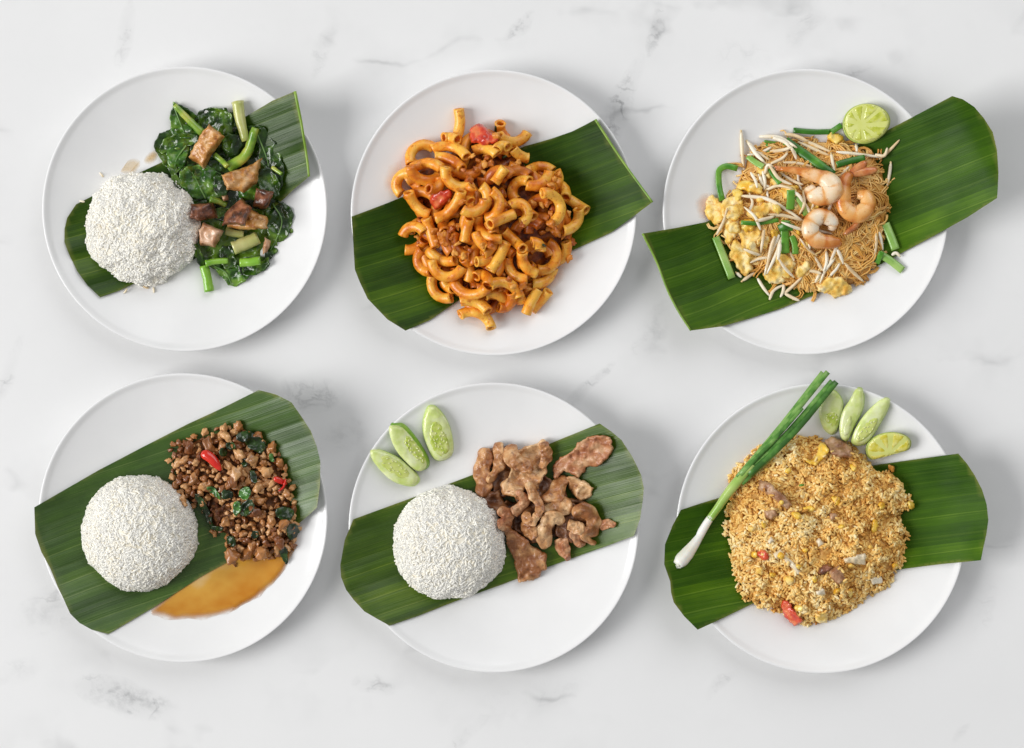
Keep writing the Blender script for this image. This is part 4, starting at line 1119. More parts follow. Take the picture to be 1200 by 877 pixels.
LMK3 = [(zA([(800, 430)])[0], 'near the long dark chive'), (zA([(880, 640)])[0], 'near the upper left shrimp'), (zB([(420, 720)])[0], 'near the right shrimp'), (zC([(880, 290)])[0], 'near the lower shrimp'), (zC([(640, 330)])[0], 'near the chive knot'),
        (zC([(390, 340)])[0], 'near the left egg pieces'), (zC([(620, 560)])[0], 'near the golden egg piece'), (zC([(220, 480)])[0], 'near the pale chive stalk'), (zA([(430, 450)])[0], 'near the yellow-green chive piece'),
        (zD([(340, 680)])[0], 'near the flat egg clump at the bottom'), (zD([(520, 520)])[0], 'in the noodles at the lower right'), (zA([(500, 740)])[0], 'near the longest white sprout')]
ge = np.random.default_rng(8)
for q0 in scatter(zA([(330, 560), (480, 420), (700, 420), (760, 600), (740, 900), (800, 1100), (700, 1250), (400, 1120), (240, 900)]), 16, ge, 13):
    rr_ = ge.uniform(5.5, 9.5)
    eggs([([(q0[0] + rr_ * ge.uniform(.7, 1.3) * math.cos(t), q0[1] + rr_ * ge.uniform(.6, 1.1) * math.sin(t)) for t in np.arange(7) / 7 * 6.283], 'crumb of scrambled egg mixed into the noodles, ' + near2(q0, LMK3))], m='egg' if ge.random() < .6 else 'egg_yolk', th=6, bump=(3, 5))

def chive(pts, w, label, m='chive', lift=.4, name='chive', grp='green chive pieces in the noodles'):
    P2 = spline(np.array(pts, float), 14)
    P = d.lay_tube(P2, w * .35, .5, 72, lift)
    P[:, 2] = np.convolve(np.pad(P[:, 2], 2, mode='edge'), np.ones(5) / 5, 'valid')
    V, F = tube(P, w / 2, 10, .32, .72, .04, int(P2[0, 0]))
    return thing(name, V, F, M[m], label, 'chive', grp)
chive(zA([(700, 250), (830, 262), (955, 262)]), 6.5, 'dark green chive along the top edge of the noodles')
chive(zA([(960, 262), (1000, 235), (1030, 215)]), 7, 'chive end tucked beside the lime half')
chive(zA([(500, 328), (550, 335), (605, 342)]), 4, 'thin chive under the top left sprouts')
chive(zA([(520, 340), (524, 390), (528, 440)]), 3, 'thread-like chive hanging among the top left sprouts')
chive(zA([(318, 512), (250, 495), (205, 512), (188, 545), (192, 640), (212, 735)]), 7.5, 'bent chive hooked over the left side onto the plate')
chive(zA([(390, 425), (440, 470), (490, 505)]), 7.5, 'yellow-green chive piece at the upper left', 'chive_pale')
chive(zA([(545, 510), (570, 560), (610, 615)]), 8, 'dark chive half covered by sprouts, left of the upper shrimp')
chive(zA([(680, 660), (682, 720), (680, 790)]), 10, 'upright broad chive left of the shrimps')
chive(zA([(720, 700), (765, 770), (790, 830)]), 7, 'light green chive between the broad one and the lower shrimp', 'chive_pale')
chive(zC([(340, 240), (450, 245), (600, 220)]), 5.5, 'chive lying level under the crossing sprouts')
chive(zC([(690, 330), (710, 390), (715, 455)]), 8, 'near-black chive right of the chive knot')
chive(zC([(648, 225), (640, 330), (645, 450)]), 11, 'broad bright chive hanging from the knot at the centre')
chive(zC([(600, 280), (650, 262), (700, 275)]), 9, 'folded chive forming the knot at the centre')
chive(zB([(292, 488), (380, 462), (490, 438)]), 8, 'bright chive under the right sprout below the lime')
chive(zC([(168, 338), (212, 450), (278, 622)]), 9.5, 'pale green chive stalk lying on the dark leaf at left', 'chive_pale')
chive(zD([(688, 245), (722, 330), (755, 425)]), 10.5, 'chive on the right edge of the noodles, upper of the two', 'chive_pale')
chive(zD([(645, 452), (720, 500), (805, 568)]), 9.5, 'chive on the right edge of the noodles, lower one reaching the plate', 'chive_pale')
chive(zD([(630, 520), (650, 470), (660, 440)]), 7, 'dark chive below the right edge pair')
chive(zA([(650, 318), (800, 430), (968, 562)]), 11, 'long dark green chive slanting above the upper shrimp', lift=1.5)

def sprout(pts, label, r=2.7, m='sprout', lift=.3):
    P2 = spline(np.array(pts, float), 12)
    rad = r * np.array([.55, .85, 1, 1.05, 1.05, 1, 1, .95, .9, .8, .65, .35])
    P = d.lay_tube(P2, r, .35, 66, lift)
    V, F = tube(P, rad, 8, .9, 0, .12, int(P2[0, 0] * 3))
    o = thing('bean_sprout', V, F, M[m], label, 'bean sprout', 'bean sprouts among the noodles')
    if int(P2[0, 0] * 13 + P2[0, 1] * 7) % 5 < 2:
        bv, bf = blob(int(P2[0, 0]), 2, .3, .7)
        e_ = P[0] - P[1]; an = math.atan2(e_[1], e_[0]); q_ = bv * [2.6, 1.7, 1.6]
        q_ = np.c_[q_[:, 0] * math.cos(an) - q_[:, 1] * math.sin(an), q_[:, 0] * math.sin(an) + q_[:, 1] * math.cos(an), q_[:, 2]] + P[0]
        part(o, 'bean_head', q_, bf, M['sprout_head'])
    return o
gs = np.random.default_rng(33)
for q in scatter(nc + (npz_ - nc) * .9, 30, gs, 11):
    a = gs.uniform(0, 6.283); l = gs.uniform(10, 17); e = np.array([math.cos(a), math.sin(a)]); nn = np.array([-e[1], e[0]])
    if q[0] > 985 and q[1] > 200: continue
    sprout([q - e * l, q + nn * gs.uniform(-4, 4), q + e * l], 'white bean sprout, partly covered, ' + near2(q, LMK3), 1.8)
spr = [
 (zA, [(340, 262), (350, 400), (362, 520)], 'translucent sprout hanging down at the upper left end of the noodles'),
 (zA, [(385, 325), (450, 400), (530, 455)], 'sprout slanting in from the upper left tip'),
 (zA, [(400, 345), (450, 420), (500, 470)], 'sprout close beneath the upper left slanting one'),
 (zA, [(470, 290), (600, 300), (720, 375)], 'long sprout across the upper left of the noodles'),
 (zA, [(560, 300), (640, 330), (690, 390)], 'sprout just under the long upper left one'),
 (zA, [(700, 285), (830, 345), (965, 408)], 'thick pale sprout above the long dark chive'),
 (zA, [(640, 275), (720, 290), (800, 330)], 'sprout at the top edge beside the chive tip'),
 (zA, [(740, 330), (850, 385), (940, 425)], 'flat pale sprout directly over the long dark chive'),
 (zA, [(540, 395), (620, 388), (690, 368)], 'short level sprout at the upper left'),
 (zA, [(685, 375), (710, 415), (722, 450)], 'short upright sprout left of the long dark chive'),
 (zA, [(545, 480), (620, 445), (660, 408)], 'sprout rising to the right at the upper left'),
 (zA, [(630, 470), (740, 478), (835, 505)], 'sprout lying along the upper shrimp tail'),
 (zA, [(540, 495), (600, 580), (690, 625)], 'sprout curving down left of the upper shrimp'),
 (zA, [(505, 550), (525, 490), (565, 505)], 'looped sprout left of the dark chive'),
 (zA, [(470, 560), (490, 620), (545, 640)], 'bundle sprout pointing down at left, outer one'),
 (zA, [(490, 530), (505, 600), (500, 660)], 'bundle sprout pointing down at left, inner one'),
 (zA, [(620, 545), (700, 600), (765, 625)], 'sprout left of the small yellow egg bit'),
 (zA, [(700, 670), (740, 700), (765, 745)], 'sprout under the white belly of the upper shrimp'),
 (zA, [(768, 670), (772, 760), (742, 825)], 'sprout standing between the chives and the upper shrimp'),
 (zA, [(960, 410), (970, 480), (978, 552)], 'sprout crossing the lower end of the long dark chive'),
 (zA, [(520, 655), (600, 630), (690, 655)], 'level sprout left of the small yellow egg bit'),
 (zB, [(290, 400), (450, 415), (610, 435)], 'long sprout reaching right below the lime half'),
 (zB, [(595, 440), (655, 390), (722, 318)], 'sprout sticking out over the banana leaf at the upper right'),
 (zB, [(560, 415), (620, 425), (640, 370)], 'thin hooked sprout under the sticking-out one'),
 (zB, [(310, 580), (350, 530), (382, 498)], 'short sprout left of the right shrimp tail'),
 (zB, [(664, 475), (655, 560), (640, 640)], 'sprout hanging at the right edge of the noodles'),
 (zB, [(430, 350), (432, 400)], 'sprout stub just under the lime half'),
 (zB, [(240, 800), (265, 735)], 'sprout stub between the two upper shrimps'),
 (zA, [(345, 698), (500, 715), (620, 775), (755, 865)], 'longest white sprout, crossing the middle of the noodles'),
 (zA, [(535, 828), (640, 835), (775, 872)], 'white sprout just below the longest one'),
 (zA, [(450, 872), (520, 855), (570, 838)], 'small white sprout left of the crossing pair'),
 (zC, [(600, 325), (550, 440), (505, 600)], 'long white sprout of the lower bundle, left one'),
 (zC, [(570, 335), (540, 440), (520, 560)], 'long white sprout of the lower bundle, middle one'),
 (zC, [(612, 350), (590, 440), (520, 590)], 'long white sprout of the lower bundle, right one'),
 (zC, [(610, 380), (602, 440), (592, 495)], 'short sprout right of the lower white bundle'),
 (zC, [(500, 285), (490, 350), (478, 450)], 'sprout left of the lower white bundle'),
 (zC, [(350, 640), (400, 605), (440, 580)], 'sprout on the dark leaf at lower left'),
 (zC, [(310, 585), (345, 615)], 'sprout tip beside the pale chive stalk'),
 (zC, [(455, 620), (490, 680), (535, 742)], 'sprout slanting onto the dark leaf at the bottom'),
 (zC, [(535, 770), (565, 705), (645, 660)], 'curved sprout with a pointed tip at the bottom'),
 (zC, [(635, 665), (630, 710), (610, 752)], 'short forked sprout at the bottom'),
 (zC, [(640, 725), (695, 755), (742, 775)], 'sprout lying on the leaf edge at the very bottom'),
 (zC, [(640, 725), (690, 680), (755, 615)], 'sprout rising right from the bottom edge'),
 (zC, [(925, 435), (928, 510), (908, 575)], 'sprout hanging below the lower shrimp'),
 (zC, [(880, 590), (850, 650)], 'thick sprout stub at the bottom middle'),
 (zC, [(1000, 425), (1025, 475), (1045, 525)], 'sprout right below the lower shrimp tail'),
 (zC, [(810, 568), (850, 575), (890, 590)], 'sprout lying level at the bottom middle'),
 (zC, [(840, 465), (880, 535), (905, 572)], 'thin sprout left of the one below the lower shrimp'),
 (zC, [(680, 440), (690, 470), (705, 505)], 'sprout end under the chive knot'),
 (zD, [(410, 525), (470, 585), (542, 642)], 'sprout reaching the lower right edge of the noodles'),
 (zD, [(640, 305), (660, 375), (672, 432)], 'right edge sprout beside the chives, inner one'),
 (zD, [(622, 320), (622, 400), (600, 525)], 'right edge sprout beside the chives, longer one'),
 (zD, [(730, 462), (760, 448), (790, 475)], 'curly sprout tip near the lower right chive'),
]
for i, (t, p, lb) in enumerate(spr): sprout(t(p), lb, 2.25 if i < 9 or 27 < i < 35 else 1.95)

def fan(o, base, tips, w, z, m):
    for tp in tips:
        b = np.array(base, float); t_ = np.array(tp, float); e = t_ - b; nn = np.array([-e[1], e[0]]) / np.hypot(*e)
        poly = [b - nn * w * .35, b + e * .45 - nn * w * .6, b + e * .9 - nn * w * .45, t_, b + e * .9 + nn * w * .45, b + e * .45 + nn * w * .6, b + nn * w * .35]
        V, F, n = pillow(poly, 3.0, res=1.8, smooth=1, bumps=(.6, 3))
        V[:, 2] += z
        part(o, 'tail_fin', V, F, M[m])
def shrimp(spine, rad, label, white, tails=None, tw=5, lift=2.0, flat=.74, grow=1.08):
    P2 = spline(np.array(spine, float), 34)
    r = np.interp(np.linspace(0, 1, 34), np.linspace(0, 1, len(rad)), rad)
    u = np.linspace(0, 1, 34)
    r = r * grow
    seg = 1 + .09 * np.abs(np.sin(u * math.pi * 5.5)) ** .6 - .06
    t2 = np.gradient(P2, axis=0); turn = np.sign(np.sum(t2[:-1, 0] * t2[1:, 1] - t2[:-1, 1] * t2[1:, 0]))
    z = np.percentile(d.h(P2), 80) + r * flat * .75 + lift
    cvt = np.c_[P2, z + 2.0 * np.sin(u * math.pi)]
    V, F = tube(cvt, r * seg, 16, flat, 0, .04, int(P2[0, 0]))
    a16 = np.tile(np.arange(16) / 16 * 6.283, 34); uu_ = np.repeat(u, 16)
    tn = np.clip(uu_ * 2.0 - .1, 0, .78) - .42 * (1 - np.abs(np.sin(uu_ * math.pi * 5.5))) ** 2.2 + .10
    outer = np.clip(np.sin(a16) * turn, 0, 1) * np.clip(.35 + .65 * np.cos(a16 * 1.0), 0, 1)
    tn = tn - .55 * np.clip(np.sin(a16) * turn + .15, 0, 1) ** 1.5 * (.6 + .8 * fbm(V, 9, int(P2[0, 1]), 2)) + .18 * fbm(V, 6, 5, 3)
    o = thing('shrimp', V, F, M[white], label, 'shrimp', 'cooked shrimps on the noodles', tint=np.clip(tn, 0, 1))
    d.stamp_balls(cvt, r * .8)
    if tails:
        fan(o, tails[0], tails[1], tw, cvt[0, 2] - 1.0, 'shrimp_tail')
    return o
shrimp(zA([(610, 512), (720, 524), (822, 552), (925, 590), (975, 650), (915, 700), (835, 690), (805, 640)]), [2.2, 4.0, 6.8, 9.6, 11.4, 11.2, 9.4, 6.0], 'upper left shrimp with white belly and its brown tail stretched to the left', 'shrimp', (zA([(640, 515)])[0], zA([(570, 496), (575, 520)])), 4)
shrimp(zB([(392, 545), (352, 600), (340, 690), (352, 780), (430, 830), (505, 775), (498, 700), (440, 692)]), [4.4, 7.2, 8.4, 9.2, 9.8, 9.2, 7.6, 4.6], 'right shrimp curled in a ring with its tail fan pointing up right', 'shrimp_orange', (zB([(385, 552)])[0], zB([(508, 462), (585, 515)])), 9, lift=3)
shrimp(zD([(385, 375), (300, 372), (215, 358), (172, 300), (190, 225), (262, 196), (328, 240), (318, 290)]), [4.8, 8.0, 9.4, 10.0, 10.0, 9.2, 7.2, 4.0], 'lower shrimp, whitest one, curled with a brown hollow', 'shrimp', None, 9, lift=3, grow=1.04)
V, F, n = pillow(zD([(385, 318), (420, 285), (480, 235), (515, 222), (520, 265), (470, 305), (410, 340)]), 6, res=1.8, bumps=(1, 4), edge=4)
V = d.lay(V, n, .3, 75, 5, .8)
thing('shrimp_tail', V, F, M['shrimp_tail'], 'reddish loose shrimp tail to the right of the lower shrimp', 'shrimp tail')

def lime_half(dd, c, a, b, rot, thick, label, flesh, n_seg, ctr=(0, 0), clip=None, tilt=(0, 0)):
    ang = np.arange(48) / 48 * 6.283
    def ell(s, pt=.06):
        x = a * s * np.cos(ang) * (1 + pt * np.cos(ang) ** 2 * np.sign(np.cos(ang))); y = b * s * np.sin(ang)
        q = R_(rot); X = np.c_[x * math.cos(q) - y * math.sin(q), x * math.sin(q) + y * math.cos(q)] + c
        return X
    out = ell(1.0)
    if clip is not None:
        nrm, off = np.array(clip[0], float), clip[1]
        def cl(X):
            dd_ = (X - c) @ nrm - off
            X = X.copy(); m_ = dd_ > 0; X[m_] -= dd_[m_][:, None] * nrm * .94; return X
    else: cl = lambda X: X
    sl = lambda xy: tilt[0] * (xy[:, 0] - c[0]) + tilt[1] * (xy[:, 1] - c[1])
    V, F, n = pillow(cl(out), thick, res=2.6, smooth=0, edge=2.0)
    core = np.array([*c]); rr = np.hypot(*(V[n:, :2] - core).T) / max(a, b)
    V[n:, 2] = thick * (.16 + .0) * 0 + thick * .9 * rr ** 2.2 * .9
    V[:, 2] += sl(V)
    Vl = dd.lay(V, n, 0, 88, 5, .3)
    dz = (Vl[:, 2] - V[:, 2])
    A = np.c_[V[:, :2], np.ones(len(V))]; co, *_ = np.linalg.lstsq(A, dz, rcond=None)
    o = thing('lime_half', Vl, F, M['lime_rind'], label, 'lime')
    plane = lambda xy: np.c_[xy, np.ones(len(xy))] @ co + sl(xy)
    V2, F2, n2 = pillow(cl(ell(.955)), 1.2, res=2.6, smooth=0, edge=1.5)
    V2[:, 2] += plane(V2[:, :2]) + thick - .25
    part(o, 'pith', V2, F2, M['lime_pith'])
    c0 = np.array(c) + ctr
    E_ = ell(.90)
    for k in range(n_seg):
        a0, a1 = 6.283 * (k + .055) / n_seg, 6.283 * (k + .945) / n_seg
        dirs = (np.arctan2(*(E_ - c0).T[::-1])) % 6.283
        mm = (dirs > a0) & (dirs < a1)
        if mm.sum() < 2: continue
        arc = E_[mm][np.argsort(dirs[mm])]
        am = (a0 + a1) / 2
        poly = [c0 + .9 * np.array([math.cos(am), math.sin(am)])] + list(arc)
        poly = cl(np.array(poly))
        V3, F3, n3 = pillow(poly, .8, res=1.8, smooth=0, edge=3.0, bumps=(.5, 3), seed=k)
        V3[:, 2] += plane(V3[:, :2]) + thick + .5
        part(o, 'segment', V3, F3, M[flesh])
    return o
lime_half(d, (1013.6, 145), 26.8, 23, -8, 15, 'pale green lime half lying cut side up above the shrimp noodles', 'lime_flesh', 9, (-5, 2))

film(d, 'oil_stain', [(812, 232), (832, 222), (844, 236), (838, 262), (818, 258)], 'oil_orange', 'faint orange oil smear on the plate left of the noodles', 'oil stain', None, .20, 9)

# ================================================================== dish 4: rice and minced pork with basil
d = D[3]
t4 = T(30, 425, 2.370); q4 = T(180, 480, 5.844); r4 = T(200, 560, 5.844)
pud = t4([(745, 505), (728, 560), (700, 600), (655, 640), (610, 672), (560, 695), (500, 710), (440, 713), (385, 704), (345, 690), (400, 640), (500, 570), (600, 500)])
pud = np.array(pud) + (np.array(pud) - np.mean(pud, 0)) * .05
V, F, n = pillow(pud, 1.3, res=2.4, smooth=2, edge=5, seed=4, jag=(3.0, 14))
zz = d.plate_h(V[:, :2]); V[:, 2] += zz + .15
pc = np.array([250, 640.0]); tn = np.clip(1.5 - edge_dist(V[:, :2], chaikin(pud, 2)) / 17, 0.05, 1)
far = np.clip((np.hypot(V[:, 0] - d.cx, V[:, 1] - d.cy) - 66) / 40, 0, 1)
tn = np.clip(.62 - .55 * far + .22 * fbm(V[:, :2] * [1, 1.6], 18, 3), 0, 1)
lowe = np.clip(edge_dist(V[:, :2], chaikin(pud, 2)) / 8 + .25 * fbm(V[:, :2], 12, 8, 3), 0, 1); cvp = np.where(V[:, 1] > 660, .25 + .72 * lowe, .97)
cvp = np.clip(.02 + .95 * lowe, 0, .97)
upper = V[:, 1] < 645; cvp = np.where(upper, np.maximum(cvp, .8), cvp)
thing('sauce_puddle', V, F, M['puddle'], 'amber brown sauce puddle at the bottom of the minced pork plate', 'sauce', zref=8, tint=tn, cover=cvp)
rice_mound(d, 160.5, 626, 67, 47, 'smooth dome of white rice on the minced pork plate', 13, loose=0.0)
mince_poly = t4([(402, 230), (430, 218), (490, 195), (540, 180), (590, 172), (640, 200), (690, 230), (722, 290), (742, 340), (746, 400), (760, 465), (745, 510), (715, 540), (650, 545), (580, 562), (552, 540), (562, 490),
                (515, 470), (490, 400), (440, 392), (412, 335), (395, 290)])
mp_ = np.array(mince_poly); mc = mp_.mean(0)
core4, hf4, P4_, (cv, cn) = heap_core(d, mc + (mp_ - mc) * .93, 18, 'mince_sauce_bed', M['mince_core'], 'saucy bed darkened as shade under the minced pork crumbles', 'sauce', 41, p=.6, rough=4.5, rs=8, res=2.4, kind='stuff')
d.stamp(cv[:cn], 2)
gm = np.random.default_rng(44)
CR = [blob(300 + i, 3, .5, .75) for i in range(16)]
MG = 'minced pork crumbles in the basil stir-fry'
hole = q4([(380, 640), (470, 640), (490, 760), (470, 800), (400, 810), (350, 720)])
pts_m = scatter(mince_poly, 285, gm, 6.0)
zones = lambda p: ('upper ' if p[1] < 545 else 'lower ' if p[1] > 620 else 'middle ') 
order = sorted(pts_m, key=lambda p: -np.hypot(*(p - mc)))
bas = [(q4([(575, 170), (640, 150), (690, 175), (660, 215), (590, 215)]), 0, 'dark curled basil leaf at the top of the minced pork'),
       (q4([(650, 200), (720, 195), (760, 240), (730, 295), (680, 270), (645, 235)]), 0, 'large dark basil leaf at the upper right of the mince'),
       (q4([(500, 235), (545, 230), (560, 270), (510, 275)]), 0, 'dark basil leaf left of the top one'),
       (q4([(600, 345), (640, 340), (640, 390), (605, 385)]), 0, 'basil scrap in the upper middle of the mince'),
       (q4([(660, 420), (700, 430), (705, 500), (670, 480)]), 0, 'dark basil strip right of the mince centre'),
       (q4([(600, 660), (660, 620), (690, 670), (640, 720), (600, 720)]), 0, 'near-black crinkled basil leaf at the mince centre'),
       (q4([(590, 560), (640, 535), (665, 575), (630, 615), (595, 600)]), 1, 'bright green basil leaf at the mince centre'),
       (q4([(545, 650), (590, 630), (595, 690), (555, 735)]), 1, 'pale green shiny basil scrap below the bright centre leaf'),
       (q4([(365, 540), (415, 535), (445, 580), (460, 615), (410, 585)]), 1, 'bright green basil leaf at the left of the mince'),
       (q4([(790, 310), (815, 305), (825, 355), (800, 350)]), 1, 'small bright basil tip at the upper right of the mince'),
       (q4([(290, 600), (330, 600), (380, 700), (400, 800), (370, 780), (330, 690)]), 0, 'long dark basil leaf hanging beside the rice'),
       (q4([(400, 800), (470, 800), (470, 830), (400, 826)]), 0, 'thin dark basil edge at the lower left of the mince'),
       (q4([(840, 690), (900, 670), (960, 700), (920, 760), (860, 740)]), 0, 'dark basil leaf at the right edge of the mince'),
       (r4([(810, 330), (860, 320), (870, 390), (820, 420), (800, 380)]), 0, 'dark basil leaf above the lower right tip'),
       (r4([(750, 500), (795, 480), (800, 560), (790, 590), (765, 550)]), 0, 'pointed basil leaf end hanging over the sauce at lower right'),
       (r4([(390, 400), (440, 410), (440, 470), (395, 460)]), 0, 'dark basil leaf above the lowest mince lump'),
       (r4([(560, 370), (595, 365), (600, 405), (560, 410)]), 0, 'basil bit at the lower middle of the mince'),
       (q4([(470, 560), (530, 560), (540, 600), (480, 610)]), 0, 'dark basil leaf left of the bright centre leaf'),
       (q4([(470, 260), (500, 290), (480, 320), (450, 300)]), 0, 'dark basil bit under the red chilli, upper side')]
LMK4 = [(q4([(398, 350)])[0], 'around the glossy red chilli'), (q4([(705, 240)])[0], 'around the large dark basil leaf'), (q4([(630, 575)])[0], 'around the bright green basil leaf'), (q4([(640, 680)])[0], 'around the near-black basil leaf'),
        (q4([(870, 490)])[0], 'around the small red chilli'), (q4([(905, 715)])[0], 'at the right edge below the small chilli'), (r4([(420, 545)])[0], 'around the largest lump at the lower edge'), (r4([(640, 480)])[0], 'along the lower edge above the sauce'),
        (q4([(130, 400)])[0], 'at the left end of the heap'), (q4([(230, 560)])[0], 'at the left, close to the rice'), (q4([(400, 150)])[0], 'along the upper left edge on the leaf'), (q4([(580, 110)])[0], 'at the top edge of the heap'),
        (q4([(540, 480)])[0], 'in the middle of the heap'), (r4([(780, 400)])[0], 'beside the pointed basil leaf end'), (r4([(560, 340)])[0], 'in the lower middle of the heap'), (q4([(850, 350)])[0], 'at the upper right edge of the heap')]
near = lambda q, L: min(L, key=lambda e: (q[0] - e[0][0]) ** 2 + (q[1] - e[0][1]) ** 2)[1]
i = 0
for p in order:
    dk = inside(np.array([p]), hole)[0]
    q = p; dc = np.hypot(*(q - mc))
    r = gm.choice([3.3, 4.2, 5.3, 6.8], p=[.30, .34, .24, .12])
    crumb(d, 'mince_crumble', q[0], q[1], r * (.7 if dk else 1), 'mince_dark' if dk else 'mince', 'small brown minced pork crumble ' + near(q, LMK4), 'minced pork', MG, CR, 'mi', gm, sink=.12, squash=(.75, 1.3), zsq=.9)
for x, y, r, lb in ((375, 245, 9.5, 'big pale mince lump at the upper left, above the chilli'), (560, 440, 9, 'big mince lump right below the chilli'), (540, 500, 8.5, 'big mince lump at the mince centre left'), (590, 310, 8, 'mince lump left of the large dark basil leaf'),
                    (770, 430, 8.5, 'big mince lump at the right centre'), (680, 350, 8, 'mince lump below the large dark basil leaf'), (690, 700, 8.5, 'mince lump right of the near-black basil'), (240, 270, 8, 'mince lump near the upper left end'), (275, 480, 8, 'mince lump at the left above the rice'), (500, 190, 7, 'mince lump at the top beside the curled basil')):
    (px, py), = q4([(x, y)])
    crumb(d, 'mince_crumble', px, py, r, 'mince', lb, 'minced pork', MG, CR, 'mi', gm, sink=.1, zsq=.8)
for x, y, r, lb in ((420, 545, 11, 'largest mince lump at the lower edge above the sauce'), (525, 515, 8.5, 'mince lump beside the largest one at the lower edge'), (630, 520, 9, 'mince lump dipping into the sauce at the lower edge'), (740, 440, 8.5, 'mince lump above the pointed basil end'), (770, 320, 7.5, 'mince lump framed by basil at lower right'), (300, 385, 4, 'lone crumble between the rice and the lower mince')):
    (px, py), = r4([(x, y)])
    crumb(d, 'mince_crumble', px, py, r, 'mince', lb, 'minced pork', MG, CR, 'mi', gm, sink=.1, zsq=.8)
for i, (p, br, lb) in enumerate(bas):
    p = np.mean(p, 0) + (np.array(p) - np.mean(p, 0)) * 1.3
    V, F, n = pillow(p, .8, res=1.7, sheet=True, rip=(3.4, 6), seed=500 + i, bumps=(1.2, 3), smooth=1, jag=(1.4, 4), lip=3)
    V = d.lay(V, n, .6, 76, 3, .8)
    thing('basil_leaf', V, F, M['basil_bright' if br else 'basil'], lb, 'basil leaf', 'basil leaves in the minced pork')
def chilli(pts, r, label, q=85):
    P2 = spline(np.array(pts, float), 14); rad = r * np.array([.45, .78, .95, 1, 1, 1, 1, .97, .93, .88, .8, .66, .46, .2])
    P = d.lay_tube(P2, r, .1, q, .8); V, F = tube(P, rad, 10, .75)
    thing('chilli_slice', V, F, M['chilli'], label, 'chilli', 'red chilli pieces in the minced pork')
chilli(q4([(328, 296), (395, 335), (462, 418)]), 6.2, 'glossy red chilli piece at the upper left of the minced pork')
chilli(q4([(825, 470), (870, 490), (912, 512)]), 3.6, 'small red chilli piece at the right of the minced pork')
chilli(q4([(905, 475), (890, 530), (855, 560)]), 1.3, 'curled chilli seed strip beside the small red piece')

# ================================================================== dish 5: rice and fried pork slices
d = D[4]
rice_mound(d, 526, 637.5, 66, 45, 'round dome of white rice beside the fried pork slices', 17, loose=.25)
p5 = T(540, 500, 5.844); s5 = T(590, 540, 5.844); c5 = T(420, 460, 5.844)
PG = 'fried pork slices beside the rice'
def ribbon(dd, spine, hw, label, m='pork', th=4.4, curl=5.5, seed=0, lift=.6, n=34, mm=15, ruf=2.4, conf=.25, q=70):
    """a strip of meat along a spine; curl > 0 rounds its back up, < 0 cups it"""
    P2 = spline(np.array(spine, float), n); hw = np.interp(np.linspace(0, 1, n), np.linspace(0, 1, len(hw)), hw)
    tg = np.gradient(P2, axis=0); tg /= np.linalg.norm(tg, axis=1)[:, None]; nn = np.c_[-tg[:, 1], tg[:, 0]]
    s = np.linspace(-1, 1, mm); u = np.linspace(0, 1, n)
    endw = np.clip(np.minimum(u, 1 - u) * 7, .0, 1) ** .5 * .6 + .4
    hw = hw * 1.06; X = P2[:, None] + nn[:, None] * (hw * endw)[:, None, None] * s[None, :, None]
    wob = fbm(X.reshape(-1, 2), 9, seed, 2).reshape(n, mm)
    X = X + nn[:, None] * (wob * (np.abs(s) ** 2)[None] * 4.0)[..., None]
    z = -curl * (s ** 2)[None] + ruf * fbm(X.reshape(-1, 2), 10, seed + 3, 3).reshape(n, mm) * 1.6
    lip = 1 + .5 * np.abs(s) ** 4
    t_ = th * lip[None] * (1 - .0 * u[:, None]) * np.sqrt(np.clip(1.05 - np.abs(2 * u - 1) ** 8, .1, 1))[:, None]
    fine = 1.7 * fbm(X.reshape(-1, 2), 3.6, seed + 7, 2).reshape(n, mm)
    top = np.dstack([X, z + t_ / 2 + fine]).reshape(-1, 3); bot = np.dstack([X, z - t_ / 2]).reshape(-1, 3)
    N = n * mm; F = []
    for i in range(n - 1):
        for j in range(mm - 1):
            a, b, c, e = i * mm + j, i * mm + j + 1, (i + 1) * mm + j + 1, (i + 1) * mm + j
            F += [(a, e, c, b), (a + N, b + N, c + N, e + N)]
    rim = [j for j in range(mm)] + [i * mm + mm - 1 for i in range(1, n)] + [(n - 1) * mm + j for j in range(mm - 2, -1, -1)] + [i * mm for i in range(n - 2, 0, -1)]
    for a, b in zip(rim, rim[1:] + rim[:1]): F.append((a, b, b + N, a + N))
    V = np.vstack([top, bot])
    # orientation check in the plan view
    p0, p1, p2 = V[F[0][0]], V[F[0][1]], V[F[0][2]]
    if (p1[0] - p0[0]) * (p2[1] - p0[1]) - (p1[1] - p0[1]) * (p2[0] - p0[0]) < 0: F = [f[::-1] for f in F]
    V = dd.lay(V, N, conf, q, 6, lift)
    o = thing('pork_slice', V, F, M[m], label, 'fried pork', PG)
    o.modifiers.new('subdivision', 'SUBSURF').render_levels = 1
    return o
def slab(pts, th, label, m='pork', seed=0, fold=None, lift=.6, rip=(4, 16), bumps=(2.4, 4), q=70):
    pts = np.mean(pts, 0) + (np.array(pts) - np.mean(pts, 0)) * 1.05
    V, F, n = pillow(pts, th * .95, res=1.7, seed=seed, smooth=0, edge=2.2, rip=(rip[0] * 1.5, rip[1] * .8), bumps=bumps, fold=fold, jag=(3.2, 7), lip=6.5)
    V = d.lay(V, n, .35, q, 6, lift)
    return thing('pork_slice', V, F, M[m], label, 'fried pork', PG)
slab(p5([(240, 560), (330, 520), (480, 540), (620, 480), (800, 500), (900, 560), (880, 680), (740, 760), (560, 740), (480, 800), (380, 700), (260, 690)]), 6, 'pork slice darkened as shade at the bottom of the pile, mostly covered', 'pork_gap_shade', 1)
slab(p5([(420, 330), (560, 330), (700, 420), (720, 560), (560, 620), (430, 600), (380, 480)]), 6, 'pork slice darkened as shade filling the gap in the upper middle of the pile', 'pork_gap_shade', 31)
